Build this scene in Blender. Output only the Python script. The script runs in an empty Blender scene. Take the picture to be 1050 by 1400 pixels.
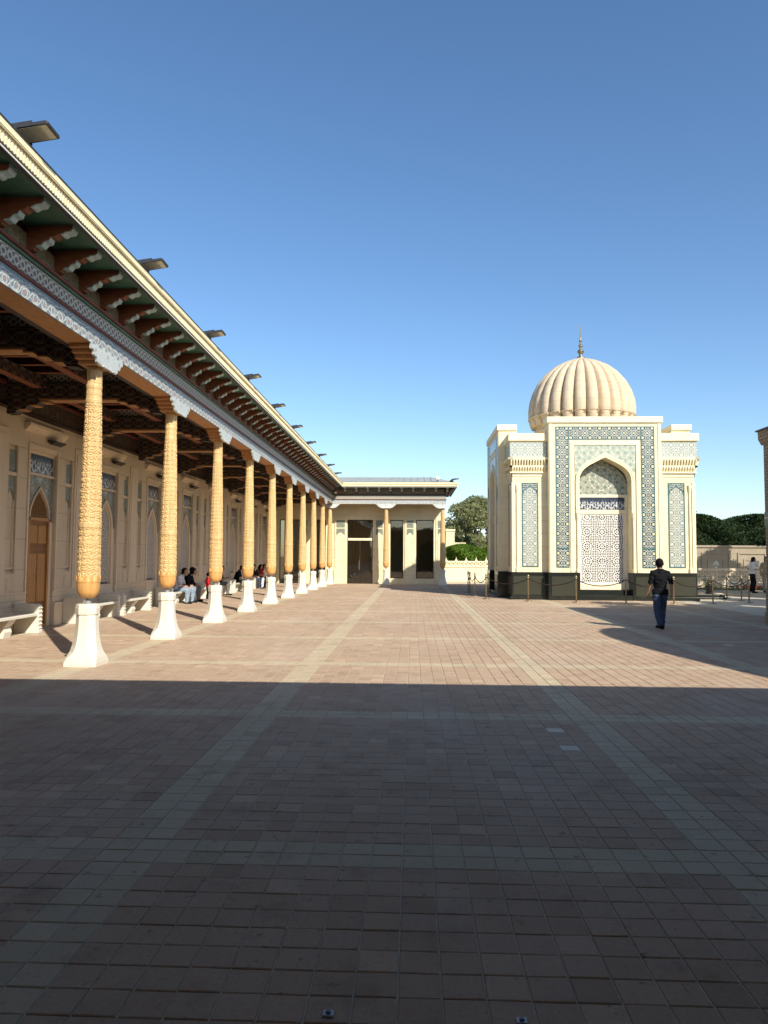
import bpy, math, random
import numpy as np
from mathutils import Vector, Matrix
random.seed(7); rng = np.random.default_rng(7)
R = math.radians
scene = bpy.context.scene
COL = scene.collection

# ------------------------------------------------------------------ camera
CAM_H = 1.75
cam_d = bpy.data.cameras.new('camera'); cam = bpy.data.objects.new('camera', cam_d); COL.objects.link(cam)
cam_d.sensor_fit = 'VERTICAL'; cam_d.sensor_height = 36.0; cam_d.sensor_width = 27.0
cam_d.lens = 36.0 * 1010 / 1400
cam_d.clip_start = 0.05; cam_d.clip_end = 5000
yaw, pitch, roll = math.atan(39 / 1010), math.atan(61 / 1010), 0.006
fw = Vector((-math.sin(yaw) * math.cos(pitch), math.cos(yaw) * math.cos(pitch), math.sin(pitch)))
rt = fw.cross(Vector((0, 0, 1))).normalized(); up = rt.cross(fw)
rt2 = rt * math.cos(roll) + up * math.sin(roll); up2 = up * math.cos(roll) - rt * math.sin(roll)
m = Matrix((rt2, up2, -fw)).transposed().to_4x4(); m.translation = (0, 0, CAM_H)
cam.matrix_world = m
scene.camera = cam

# ------------------------------------------------------------------ sky, sun, exposure
SUN_EL, SUN_H = R(35), (0.522, -0.853)          # horizontal direction TO the sun
world = bpy.data.worlds.new('World'); scene.world = world; world.use_nodes = True
wn = world.node_tree; wn.nodes.clear()
wo = wn.nodes.new('ShaderNodeOutputWorld'); wb = wn.nodes.new('ShaderNodeBackground'); ws = wn.nodes.new('ShaderNodeTexSky')
ws.sky_type = 'NISHITA'; ws.sun_disc = False; ws.sun_elevation = SUN_EL
ws.sun_rotation = math.atan2(SUN_H[0], SUN_H[1]); ws.altitude = 700; ws.air_density = 1.0; ws.dust_density = 1.1; ws.ozone_density = 1.9
wb.inputs['Strength'].default_value = 0.15
wh = wn.nodes.new('ShaderNodeHueSaturation'); wh.inputs['Saturation'].default_value = 1.15; wn.links.new(ws.outputs[0], wh.inputs['Color']); wn.links.new(wh.outputs[0], wb.inputs[0]); wn.links.new(wb.outputs[0], wo.inputs[0])
sd = bpy.data.lights.new('sun', 'SUN'); sd.energy = 5.0; sd.angle = R(0.5); sd.color = (1.0, 0.95, 0.85)
sun = bpy.data.objects.new('sun', sd); COL.objects.link(sun)
to_sun = Vector((SUN_H[0] * math.cos(SUN_EL), SUN_H[1] * math.cos(SUN_EL), math.sin(SUN_EL)))
sun.rotation_euler = to_sun.to_track_quat('Z', 'Y').to_euler(); sun.location = (20, -20, 30)
vs = scene.view_settings
vs.view_transform = 'Standard'; vs.look = 'None'; vs.gamma = 1.0; vs.use_curve_mapping = False; vs.exposure = 0.32

# ------------------------------------------------------------------ node helpers
class E:
    """a value in a node tree, with arithmetic"""
    def __init__(s, nt, v): s.nt, s.v = nt, v
    def op(s, o, *a):
        n = s.nt.nodes.new('ShaderNodeMath'); n.operation = o
        for i, x in enumerate((s,) + a):
            x = x.v if isinstance(x, E) else x
            if isinstance(x, (int, float)): n.inputs[i].default_value = x
            else: s.nt.links.new(x, n.inputs[i])
        return E(s.nt, n.outputs[0])
    def __add__(s, o): return s.op('ADD', o)
    def __sub__(s, o): return s.op('SUBTRACT', o)
    def __mul__(s, o): return s.op('MULTIPLY', o)
    def __truediv__(s, o): return s.op('DIVIDE', o)
    def abs(s): return s.op('ABSOLUTE')
    def cos(s): return s.op('COSINE')
    def sin(s): return s.op('SINE')
    def fr(s): return s.op('FRACT')
    def fold(s): return (s.fr() - 0.5).abs()
    def lt(s, o): return s.op('LESS_THAN', o)
    def gt(s, o): return s.op('GREATER_THAN', o)
    def mx(s, o): return s.op('MAXIMUM', o)
    def mn(s, o): return s.op('MINIMUM', o)
def hyp(a, b): return (a * a + b * b).op('SQRT')

def new_mat(name, rough=0.8, spec=0.3):
    m = bpy.data.materials.new(name); m.use_nodes = True
    nt = m.node_tree; b = nt.nodes['Principled BSDF']
    b.inputs['Roughness'].default_value = rough; b.inputs['Specular IOR Level'].default_value = spec
    return m, nt, b
def uv(nt):
    t = nt.nodes.new('ShaderNodeUVMap'); s = nt.nodes.new('ShaderNodeSeparateXYZ'); nt.links.new(t.outputs[0], s.inputs[0])
    return E(nt, s.outputs[0]), E(nt, s.outputs[1])
def pos(nt):
    return nt.nodes.new('ShaderNodeNewGeometry').outputs['Position']
def objc(nt):
    return nt.nodes.new('ShaderNodeTexCoord').outputs['Object']
def noise(nt, vec, scale, detail=3, rough=0.55):
    n = nt.nodes.new('ShaderNodeTexNoise'); n.inputs['Scale'].default_value = scale; n.inputs['Detail'].default_value = detail
    n.inputs['Roughness'].default_value = rough
    nt.links.new(vec, n.inputs['Vector']); return n.outputs['Fac']
def mapping(nt, vec, sc):
    n = nt.nodes.new('ShaderNodeMapping'); n.inputs['Scale'].default_value = sc; nt.links.new(vec, n.inputs['Vector']); return n.outputs[0]
def ramp(nt, fac, stops):
    n = nt.nodes.new('ShaderNodeValToRGB'); e = n.color_ramp.elements
    while len(e) < len(stops): e.new(0.5)
    for i, (p, c) in enumerate(stops): e[i].position = p; e[i].color = (*c, 1)
    nt.links.new(fac, n.inputs[0]); return n.outputs[0]
def mix(nt, fac, a, b, mode='MIX'):
    n = nt.nodes.new('ShaderNodeMix'); n.data_type = 'RGBA'; n.blend_type = mode
    for i, x in ((0, fac), (6, a), (7, b)):
        x = x.v if isinstance(x, E) else x
        if isinstance(x, (int, float)): n.inputs[i].default_value = x
        elif isinstance(x, tuple): n.inputs[i].default_value = (*x, 1)
        else: nt.links.new(x, n.inputs[i])
    return n.outputs[2]
def bump(nt, b, h, dist=0.01, strength=1.0):
    n = nt.nodes.new('ShaderNodeBump'); n.inputs['Distance'].default_value = dist; n.inputs['Strength'].default_value = strength
    nt.links.new(h.v if isinstance(h, E) else h, n.inputs['Height']); nt.links.new(n.outputs[0], b.inputs['Normal'])
def sc3(c, k): return tuple(min(1, x * k) for x in c)

def plain(name, c, rough=0.7, spec=0.3, var=0.10, scale=3.0, bmp=0.0, metal=0.0, stretch=(1, 1, 1)):
    m, nt, b = new_mat(name, rough, spec)
    v = mapping(nt, objc(nt), stretch)
    f = noise(nt, v, scale, 5)
    nt.links.new(ramp(nt, f, [(0.3, sc3(c, 1 - var)), (0.7, sc3(c, 1 + var))]), b.inputs['Base Color'])
    b.inputs['Metallic'].default_value = metal
    if bmp: bump(nt, b, noise(nt, v, scale * 8, 4), bmp)
    return m

def stone(name, c, joint=None, rough=0.75, var=0.07, stain=0.12):
    """cut stone: mottling, faint streaks, optional fine block joints (u,v in metres)"""
    m, nt, b = new_mat(name, rough, 0.3)
    p = pos(nt)
    f = noise(nt, p, 1.3, 6, 0.6)
    col = ramp(nt, f, [(0.3, sc3(c, 1 - var)), (0.7, sc3(c, 1 + var))])
    st = noise(nt, mapping(nt, p, (5, 5, 0.5)), 1.0, 4, 0.6)
    stm = (E(nt, st) - 0.55).mx(0.0) * 4.0
    col = mix(nt, (stm * stain).mn(1.0), col, (c[0] * 0.45, c[1] * 0.40, c[2] * 0.36))
    h = E(nt, noise(nt, p, 40, 3)) * 0.25
    if joint:
        u, v = uv(nt)
        row = (v / joint[1]).op('FLOOR')
        us = u / joint[0] + row * 0.5
        j = (us.fold().gt(0.5 - 0.006 / joint[0])).mx((v / joint[1]).fold().gt(0.5 - 0.006 / joint[1]))
        col = mix(nt, j * 0.75, col, sc3(c, 0.55))
        wnz = nt.nodes.new('ShaderNodeTexWhiteNoise'); cv = nt.nodes.new('ShaderNodeCombineXYZ')
        nt.links.new(us.op('FLOOR').v, cv.inputs[0]); nt.links.new(row.v, cv.inputs[1]); nt.links.new(cv.outputs[0], wnz.inputs['Vector'])
        col = mix(nt, E(nt, wnz.outputs['Value']) * 0.24, col, sc3(c, 0.72))
        h = h - j * 1.0
    nt.links.new(col, b.inputs['Base Color']); bump(nt, b, h, 0.004)
    return m

def ornament(name, bg, c1, c2, c3, p=0.5, kind='rosette', rough=0.35, w=1.0, rel=0.004, px=None, wobble=0.03):
    """painted / glazed ornament in UV metres: bg ground, c1 lines, c2 rosette hearts, c3 leaf fill"""
    m, nt, b = new_mat(name, rough, 0.4)
    u, v = uv(nt)
    wob = E(nt, noise(nt, pos(nt), 6, 2)) * wobble
    a, c = u / (px or p) + wob, v / p + wob
    if kind == 'rosette':
        X, Y = a.fold(), c.fold()
        r = hyp(X, Y); q = hyp(X - 0.5, Y - 0.5)
        X2, Y2 = (a * 4.0).fold(), (c * 4.0 + 0.5).fold()
        leaf = hyp(X2, Y2).lt(0.24)
        line = ((r - 0.33).abs().lt(0.035 * w)).mx((X - Y).abs().lt(0.025 * w)).mx((q - 0.24).abs().lt(0.032 * w)).mx((r - 0.47).abs().lt(0.02 * w))
        heart = (r.lt(0.15)).mx(q.lt(0.10))
    elif kind == 'girih':
        A, B = a * 6.2832, c * 6.2832
        S = A.cos() + B.cos() + ((A + B) * 0.7071).cos() + ((A - B) * 0.7071).cos()
        line = ((S - 0.25).abs().lt(0.26 * w)).mx((S - 1.7).abs().lt(0.18 * w)).mx((S + 1.2).abs().lt(0.13 * w))
        heart = S.gt(2.6); leaf = S.lt(-1.5)
    elif kind == 'scroll':            # v centred on the band, p = height of the band, px = repeat
        s1 = (a * 6.2832).sin() * 0.30
        s2 = (a * 6.2832 * 2.0).cos() * 0.16
        X = (a * 2.0).fold() * 0.5; Y = c
        r = hyp(X * ((px or p) / p), Y)
        line = ((Y - s1).abs().lt(0.045 * w)).mx((Y + s1).abs().lt(0.045 * w)).mx((r - 0.20).abs().lt(0.035 * w)).mx((Y.abs() - 0.44).abs().lt(0.022 * w)).mx((Y.abs() - 0.30 - s2 * 0.5).abs().lt(0.03 * w))
        heart = r.lt(0.10)
        leaf = hyp((a * 6.0).fold(), (c * 3.0).fold()).lt(0.22)
    elif kind == 'script':            # flowing strokes on a panel
        n1 = E(nt, noise(nt, mapping(nt, pos(nt), (3.0, 3.0, 5)), 2.2, 3))
        st = (a + n1 * 0.5).fold() - 0.25
        line = (((c - (a * 4.1 + n1 * 5.0).sin() * 0.16 + 0.14).abs().lt(0.075)).mx((st.abs().lt(0.05)) * (c.abs().lt(0.36)))
                ).mx((c - 0.16 - (a * 9.0 + n1 * 8.0).cos() * 0.13).abs().lt(0.05))
        heart = hyp((a * 1.7).fold(), (c * 3.0 + 0.2).fold()).lt(0.12)
        leaf = hyp((a * 3.0).fold(), (c * 6.0).fold()).lt(0.16)
    col = mix(nt, leaf, bg, c3); col = mix(nt, line, col, c1); col = mix(nt, heart, col, c2)
    g = noise(nt, pos(nt), 2.0, 4)
    col = mix(nt, E(nt, g) * 0.18, col, sc3(bg, 0.7))
    nt.links.new(col, b.inputs['Base Color'])
    bump(nt, b, line.mx(heart), rel)
    return m

M = {}
CR = (0.80, 0.70, 0.45)
M['cream'] = stone('cream_limestone', CR, (0.9, 0.55), var=0.07, stain=0.22)
M['cream_plain'] = stone('cream_limestone_trim', (0.82, 0.72, 0.475), None, var=0.07, stain=0.18)
M['fascia'] = stone('cream_fascia', (0.80, 0.68, 0.42), None, var=0.05, stain=0.12)
M['wall'] = stone('beige_wall_stone', (0.70, 0.57, 0.395), (1.2, 0.7), var=0.06, stain=0.16)
M['wall_trim'] = stone('beige_trim_stone', (0.74, 0.60, 0.42), None, var=0.06, stain=0.16)
M['garden_wall'] = stone('shade_toned_garden_wall', (0.34, 0.28, 0.20), (1.2, 0.7), var=0.08, stain=0.25)  # base colour darkened to stand in for shade on the wall
M['marble'] = stone('white_marble', (0.72, 0.675, 0.555), None, rough=0.45, var=0.06, stain=0.16)
M['dome'] = stone('pinkish_dome_stone', (0.60, 0.475, 0.325), (0.5, 0.42), var=0.10, stain=0.30)
M['granite'] = plain('black_polished_granite', (0.020, 0.022, 0.018), 0.12, 0.5, 0.35, 60)
M['granite_pl'] = plain('dark_green_granite', (0.045, 0.045, 0.030), 0.25, 0.5, 0.35, 50)
M['metal_dark'] = plain('black_painted_metal', (0.03, 0.03, 0.032), 0.45, 0.4, 0.2, 8)
M['metal_grey'] = plain('grey_metal', (0.35, 0.36, 0.36), 0.45, 0.5, 0.1, 5, metal=0.4)
M['roof_metal'] = plain('weathered_roof_sheet', (0.36, 0.37, 0.33), 0.5, 0.4, 0.15, 2)
M['lens'] = plain('lamp_lens', (0.50, 0.46, 0.34), 0.12, 0.5, 0.10, 20)
M['brass'] = plain('dull_brass', (0.42, 0.34, 0.20), 0.35, 0.5, 0.15, 6, metal=0.8)
M['gilt'] = plain('tarnished_gilt', (0.30, 0.27, 0.17), 0.35, 0.5, 0.25, 9, metal=0.8)
M['rope'] = plain('dark_rope', (0.035, 0.022, 0.020), 0.9, 0.2, 0.3, 40)
M['red_paint'] = plain('oxblood_paint', (0.16, 0.045, 0.03), 0.55, 0.3, 0.2, 4)
M['green_paint'] = plain('dark_green_paint', (0.06, 0.155, 0.105), 0.5, 0.3, 0.3, 4)
M['bracket'] = plain('red_brown_wood', (0.22, 0.075, 0.035), 0.6, 0.3, 0.2, 6, 0.002, stretch=(1, 8, 8))
M['pale_blue'] = plain('pale_blue_paint', (0.44, 0.56, 0.56), 0.55, 0.3, 0.14, 9)
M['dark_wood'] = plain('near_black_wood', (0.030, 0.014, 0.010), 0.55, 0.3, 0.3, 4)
M['ochre_edge'] = plain('ochre_wood_edge', (0.42, 0.22, 0.09), 0.6, 0.3, 0.15, 5)
M['beam_wood'] = plain('orange_beam_wood', (0.50, 0.25, 0.10), 0.6, 0.3, 0.18, 5, 0.002, stretch=(8, 0.8, 8))
WH = (0.62, 0.58, 0.47)
M['blue_beam'] = ornament('blue_painted_scrolls', (0.20, 0.25, 0.28), (0.64, 0.63, 0.56), (0.44, 0.28, 0.24), (0.28, 0.38, 0.38), 0.27, 'scroll', 0.5, 1.2, px=0.48, wobble=0.35)
M['capital_paint'] = ornament('pale_blue_scallop_paint', (0.50, 0.57, 0.56), (0.76, 0.74, 0.66), (0.48, 0.36, 0.31), (0.58, 0.63, 0.60), 0.16, 'girih', 0.5, 1.4)
M['white_band'] = ornament('white_interlace_band', (0.13, 0.11, 0.085), (0.58, 0.54, 0.44), (0.22, 0.12, 0.10), (0.10, 0.11, 0.09), 0.22, 'scroll', 0.5, 1.3, px=0.30)
M['eave_panel'] = ornament('painted_eave_panel', (0.34, 0.27, 0.17), (0.10, 0.12, 0.08), (0.30, 0.08, 0.05), (0.20, 0.16, 0.10), 0.20, 'girih', 0.5)
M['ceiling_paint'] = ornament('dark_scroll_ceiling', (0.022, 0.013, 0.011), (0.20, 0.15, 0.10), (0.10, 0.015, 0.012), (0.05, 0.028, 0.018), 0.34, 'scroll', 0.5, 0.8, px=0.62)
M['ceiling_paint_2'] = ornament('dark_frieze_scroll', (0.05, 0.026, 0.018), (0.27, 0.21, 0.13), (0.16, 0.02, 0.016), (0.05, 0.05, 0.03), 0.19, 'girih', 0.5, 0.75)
M['tile_border'] = ornament('navy_glazed_border', (0.035, 0.055, 0.085), (0.62, 0.60, 0.46), (0.66, 0.60, 0.36), (0.16, 0.31, 0.32), 0.40, 'rosette', 0.22, 0.9)
M['tile_edge'] = plain('turquoise_glaze', (0.07, 0.16, 0.165), 0.22, 0.45, 0.15, 14)
M['tile_panel'] = ornament('pale_turquoise_panel', (0.21, 0.27, 0.26), (0.62, 0.59, 0.47), (0.66, 0.62, 0.49), (0.40, 0.44, 0.39), 0.44, 'rosette', 0.25, 1.15)
M['tile_frieze'] = ornament('grey_green_frieze', (0.27, 0.34, 0.33), (0.66, 0.63, 0.51), (0.66, 0.64, 0.52), (0.42, 0.46, 0.42), 0.42, 'rosette', 0.25, 1.1)
M['spandrel'] = ornament('cream_green_spandrel', (0.36, 0.42, 0.34), (0.72, 0.67, 0.50), (0.68, 0.63, 0.46), (0.28, 0.36, 0.30), 0.24, 'girih', 0.3, 1.2)
M['tympanum'] = ornament('star_lattice_tympanum', (0.24, 0.28, 0.22), (0.66, 0.60, 0.44), (0.40, 0.42, 0.32), (0.16, 0.20, 0.16), 0.25, 'girih', 0.4, 1.1)
M['script'] = ornament('navy_script_tile', (0.035, 0.040, 0.062), (0.60, 0.60, 0.58), (0.28, 0.36, 0.38), (0.12, 0.15, 0.22), 0.44, 'script', 0.22, px=0.22, wobble=0.35)
M['wall_spandrel'] = ornament('wall_spandrel_tile', (0.17, 0.22, 0.20), (0.55, 0.49, 0.37), (0.14, 0.15, 0.20), (0.26, 0.20, 0.10), 0.30, 'girih', 0.3, 1.0)
M['wall_star'] = ornament('wall_star_tile', (0.13, 0.20, 0.18), (0.52, 0.47, 0.35), (0.14, 0.20, 0.26), (0.26, 0.20, 0.09), 0.17, 'girih', 0.3, 0.9)
M['lattice_white'] = plain('white_lattice', (0.72, 0.69, 0.62), 0.6, 0.3, 0.06, 5)
M['lattice_grey'] = plain('pale_grey_lattice', (0.58, 0.54, 0.46), 0.6, 0.3, 0.06, 5)
M['dark_void'] = plain('dark_opening', (0.030, 0.026, 0.026), 0.6, 0.2, 0.2, 3)
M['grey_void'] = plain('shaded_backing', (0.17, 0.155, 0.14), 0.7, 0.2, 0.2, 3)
M['mortar'] = plain('sandy_joint', (0.54, 0.46, 0.34), 0.95, 0.1, 0.2, 30)

def carved_wood(name, c, scale):
    m, nt, b = new_mat(name, 0.55, 0.35)
    o = objc(nt)
    g = noise(nt, mapping(nt, o, (22, 22, 1.2)), 1.0, 5)
    col = ramp(nt, g, [(0.3, sc3(c, 0.80)), (0.55, c), (0.75, sc3(c, 1.14))])
    f = noise(nt, o, 0.9, 3); col = mix(nt, (E(nt, f) - 0.4).mx(0.0) * 1.2, col, (c[0] * 0.8, c[1] * 0.62, c[2] * 0.5))
    nt.links.new(col, b.inputs['Base Color'])
    u, v = uv(nt)
    A, B = u * (6.2832 / scale), v * (6.2832 / scale)
    S = A.cos() + B.cos() + ((A + B) * 0.7071).cos() + ((A - B) * 0.7071).cos()
    bump(nt, b, (S * 0.5).sin() + E(nt, g) * 0.3, 0.006 if scale else 0.002)
    return m
def smooth_wood(name, c):
    m, nt, b = new_mat(name, 0.5, 0.35)
    o = objc(nt)
    g = noise(nt, mapping(nt, o, (30, 30, 1.2)), 1.0, 6)
    col = ramp(nt, g, [(0.3, sc3(c, 0.70)), (0.52, c), (0.75, sc3(c, 1.15))])
    oi = nt.nodes.new('ShaderNodeObjectInfo'); col = mix(nt, E(nt, oi.outputs['Random']) * 0.22, col, (c[0] * 0.8, c[1] * 0.68, c[2] * 0.6))
    nt.links.new(col, b.inputs['Base Color']); bump(nt, b, g, 0.002)
    return m
M['column_wood'] = smooth_wood('honey_carved_wood', (0.66, 0.45, 0.20))
M['column_bulb'] = smooth_wood('honey_turned_wood', (0.66, 0.36, 0.12))
M['door_wood'] = carved_wood('brown_carved_door', (0.50, 0.25, 0.08), 0.11)
M['door_dark'] = smooth_wood('dark_door_rails', (0.24, 0.105, 0.035))
M['door_frame'] = smooth_wood('brown_door_frame', (0.48, 0.24, 0.08))

def paving(name, cols, speck):
    m, nt, b = new_mat(name, 0.9, 0.03)
    p = pos(nt)
    n = nt.nodes.new('ShaderNodeVectorMath'); n.operation = 'DIVIDE'; n.inputs[1].default_value = (TPX, TPY, 1); nt.links.new(p, n.inputs[0])
    ad = nt.nodes.new('ShaderNodeVectorMath'); ad.operation = 'MULTIPLY'; ad.inputs[1].default_value = (1, 1, 0); nt.links.new(n.outputs[0], ad.inputs[0])
    off = nt.nodes.new('ShaderNodeVectorMath'); off.operation = 'ADD'; off.inputs[1].default_value = (TOX, TOY, 0); nt.links.new(ad.outputs[0], off.inputs[0])
    fl = nt.nodes.new('ShaderNodeVectorMath'); fl.operation = 'FLOOR'; nt.links.new(off.outputs[0], fl.inputs[0])
    w = nt.nodes.new('ShaderNodeTexWhiteNoise'); nt.links.new(fl.outputs[0], w.inputs['Vector'])
    k = len(cols) - 1
    col = ramp(nt, w.outputs['Value'], [(0.0, sc3(cols[0], 0.88)), (0.05, sc3(cols[0], 0.97))] + [(0.08 + 0.86 * i / k, c) for i, c in enumerate(cols)] + [(1.0, sc3(cols[-1], 1.14))])
    big = noise(nt, p, 0.35, 4); fine = noise(nt, p, 45, 4, 0.7)
    col = mix(nt, (E(nt, big) - 0.35).mx(0.0) * 1.1, col, sc3(cols[0], 0.72))
    col = mix(nt, (E(nt, fine) - 0.5).mx(0.0) * 1.6, col, sc3(cols[0], 0.55))
    sp = noise(nt, p, 160, 1); col = mix(nt, E(nt, sp).gt(0.74) * speck, col, (0.60, 0.57, 0.50))
    dirt = noise(nt, p, 2.2, 6, 0.7); col = mix(nt, (E(nt, dirt) - 0.54).mx(0.0) * 3.0, col, sc3(cols[0], 0.5))
    spot = noise(nt, p, 11, 3, 0.6); col = mix(nt, ((E(nt, spot) - 0.64).mx(0.0) * 9.0).mn(0.6), col, sc3(cols[0], 0.35))
    dust = noise(nt, mapping(nt, p, (0.5, 0.18, 1)), 1.0, 5, 0.65); col = mix(nt, ((E(nt, dust) - 0.5).mx(0.0) * 1.6).mn(0.4), col, (0.58, 0.50, 0.40))
    nt.links.new(col, b.inputs['Base Color'])
    bump(nt, b, E(nt, fine), 0.003)
    rr = E(nt, big) * 0.2 + 0.72; nt.links.new(rr.v, b.inputs['Roughness'])
    return m
TPX, TPY = 0.1775, 0.175        # tile pitch; 20 tiles between stripes, 22 between cross stripes
X0, Y0 = -5.2, 0.60             # a stripe axis / a cross-stripe axis
TOX, TOY = 20 - X0 / TPX - 0.0, 22 * 8 - Y0 / TPY
M['tile'] = paving('brown_pavers', [(0.475, 0.335, 0.225), (0.51, 0.365, 0.245), (0.495, 0.36, 0.25), (0.53, 0.38, 0.26)], 0.1)
M['stripe'] = paving('pale_stripe_pavers', [(0.535, 0.43, 0.285), (0.575, 0.465, 0.312), (0.555, 0.455, 0.305)], 0.5)
M['new_tile'] = plain('replaced_pale_paver', (0.66, 0.56, 0.42), 0.8, 0.2, 0.08, 20)
M['far_ground'] = plain('dry_ground', (0.30, 0.25, 0.17), 0.95, 0.1, 0.2, 0.3)

def glass_mat():
    m = bpy.data.materials.new('brown_tinted_glass'); m.use_nodes = True; nt = m.node_tree; nt.nodes.clear()
    o = nt.nodes.new('ShaderNodeOutputMaterial'); t = nt.nodes.new('ShaderNodeBsdfTransparent'); g = nt.nodes.new('ShaderNodeBsdfGlossy'); x = nt.nodes.new('ShaderNodeMixShader'); f = nt.nodes.new('ShaderNodeFresnel')
    t.inputs[0].default_value = (0.62, 0.57, 0.48, 1); g.inputs['Roughness'].default_value = 0.03; g.inputs['Color'].default_value = (0.9, 0.9, 0.9, 1); f.inputs[0].default_value = 1.9
    n = nt.nodes.new('ShaderNodeBump'); n.inputs['Distance'].default_value = 0.01; n.inputs['Strength'].default_value = 0.25; nt.links.new(noise(nt, pos(nt), 1.2, 2), n.inputs['Height']); nt.links.new(n.outputs[0], g.inputs['Normal'])
    nt.links.new(f.outputs[0], x.inputs[0]); nt.links.new(t.outputs[0], x.inputs[1]); nt.links.new(g.outputs[0], x.inputs[2]); nt.links.new(x.outputs[0], o.inputs[0])
    return m
M['glass'] = glass_mat()

def leaf_mat(name, c1, c2, c3):
    m, nt, b = new_mat(name, 0.6, 0.25)
    f = noise(nt, pos(nt), 1.2, 2); w = nt.nodes.new('ShaderNodeTexWhiteNoise')
    q = nt.nodes.new('ShaderNodeVectorMath'); q.operation = 'SNAP'; q.inputs[1].default_value = (0.12, 0.12, 0.12)
    nt.links.new(pos(nt), q.inputs[0]); nt.links.new(q.outputs[0], w.inputs['Vector'])
    s = E(nt, f) * 0.6 + E(nt, w.outputs['Value']) * 0.4
    nt.links.new(ramp(nt, s.v, [(0.25, c1), (0.5, c2), (0.75, c3)]), b.inputs['Base Color'])
    tr = nt.nodes.new('ShaderNodeBsdfTranslucent'); tr.inputs['Color'].default_value = (*sc3(c3, 1.3), 1)
    ms = nt.nodes.new('ShaderNodeMixShader'); ms.inputs[0].default_value = 0.25
    nt.links.new(b.outputs[0], ms.inputs[1]); nt.links.new(tr.outputs[0], ms.inputs[2])
    nt.links.new(ms.outputs[0], nt.nodes['Material Output'].inputs[0])
    return m
M['leaf_olive'] = leaf_mat('olive_leaves', (0.09, 0.11, 0.035), (0.19, 0.21, 0.085), (0.36, 0.35, 0.18))
M['leaf_bright'] = leaf_mat('bright_hedge_leaves', (0.04, 0.09, 0.008), (0.09, 0.17, 0.015), (0.15, 0.24, 0.03))
M['leaf_dark'] = leaf_mat('dark_cypress_leaves', (0.012, 0.030, 0.010), (0.022, 0.045, 0.014), (0.045, 0.075, 0.022))
M['leaf_grey'] = leaf_mat('sparse_grey_leaves', (0.10, 0.10, 0.07), (0.18, 0.17, 0.12), (0.26, 0.24, 0.17))
M['bark'] = plain('grey_bark', (0.11, 0.085, 0.06), 0.9, 0.1, 0.3, 6, 0.01)

def brick_mat():
    m, nt, b = new_mat('buff_brick', 0.85, 0.2)
    u, v = uv(nt)
    cv = nt.nodes.new('ShaderNodeCombineXYZ'); nt.links.new(u.v, cv.inputs[0]); nt.links.new(v.v, cv.inputs[1])
    t = nt.nodes.new('ShaderNodeTexBrick'); nt.links.new(cv.outputs[0], t.inputs['Vector'])
    t.inputs['Scale'].default_value = 1.0; t.inputs['Brick Width'].default_value = 0.27; t.inputs['Row Height'].default_value = 0.085
    t.inputs['Mortar Size'].default_value = 0.009; t.inputs['Mortar Smooth'].default_value = 0.2
    t.inputs['Color1'].default_value = (0.36, 0.27, 0.17, 1); t.inputs['Color2'].default_value = (0.44, 0.33, 0.21, 1); t.inputs['Mortar'].default_value = (0.20, 0.16, 0.11, 1)
    nt.links.new(t.outputs['Color'], b.inputs['Base Color']); bump(nt, b, (E(nt, t.outputs['Fac']) * -1.0), 0.012)
    return m
M['brick'] = brick_mat()

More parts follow.
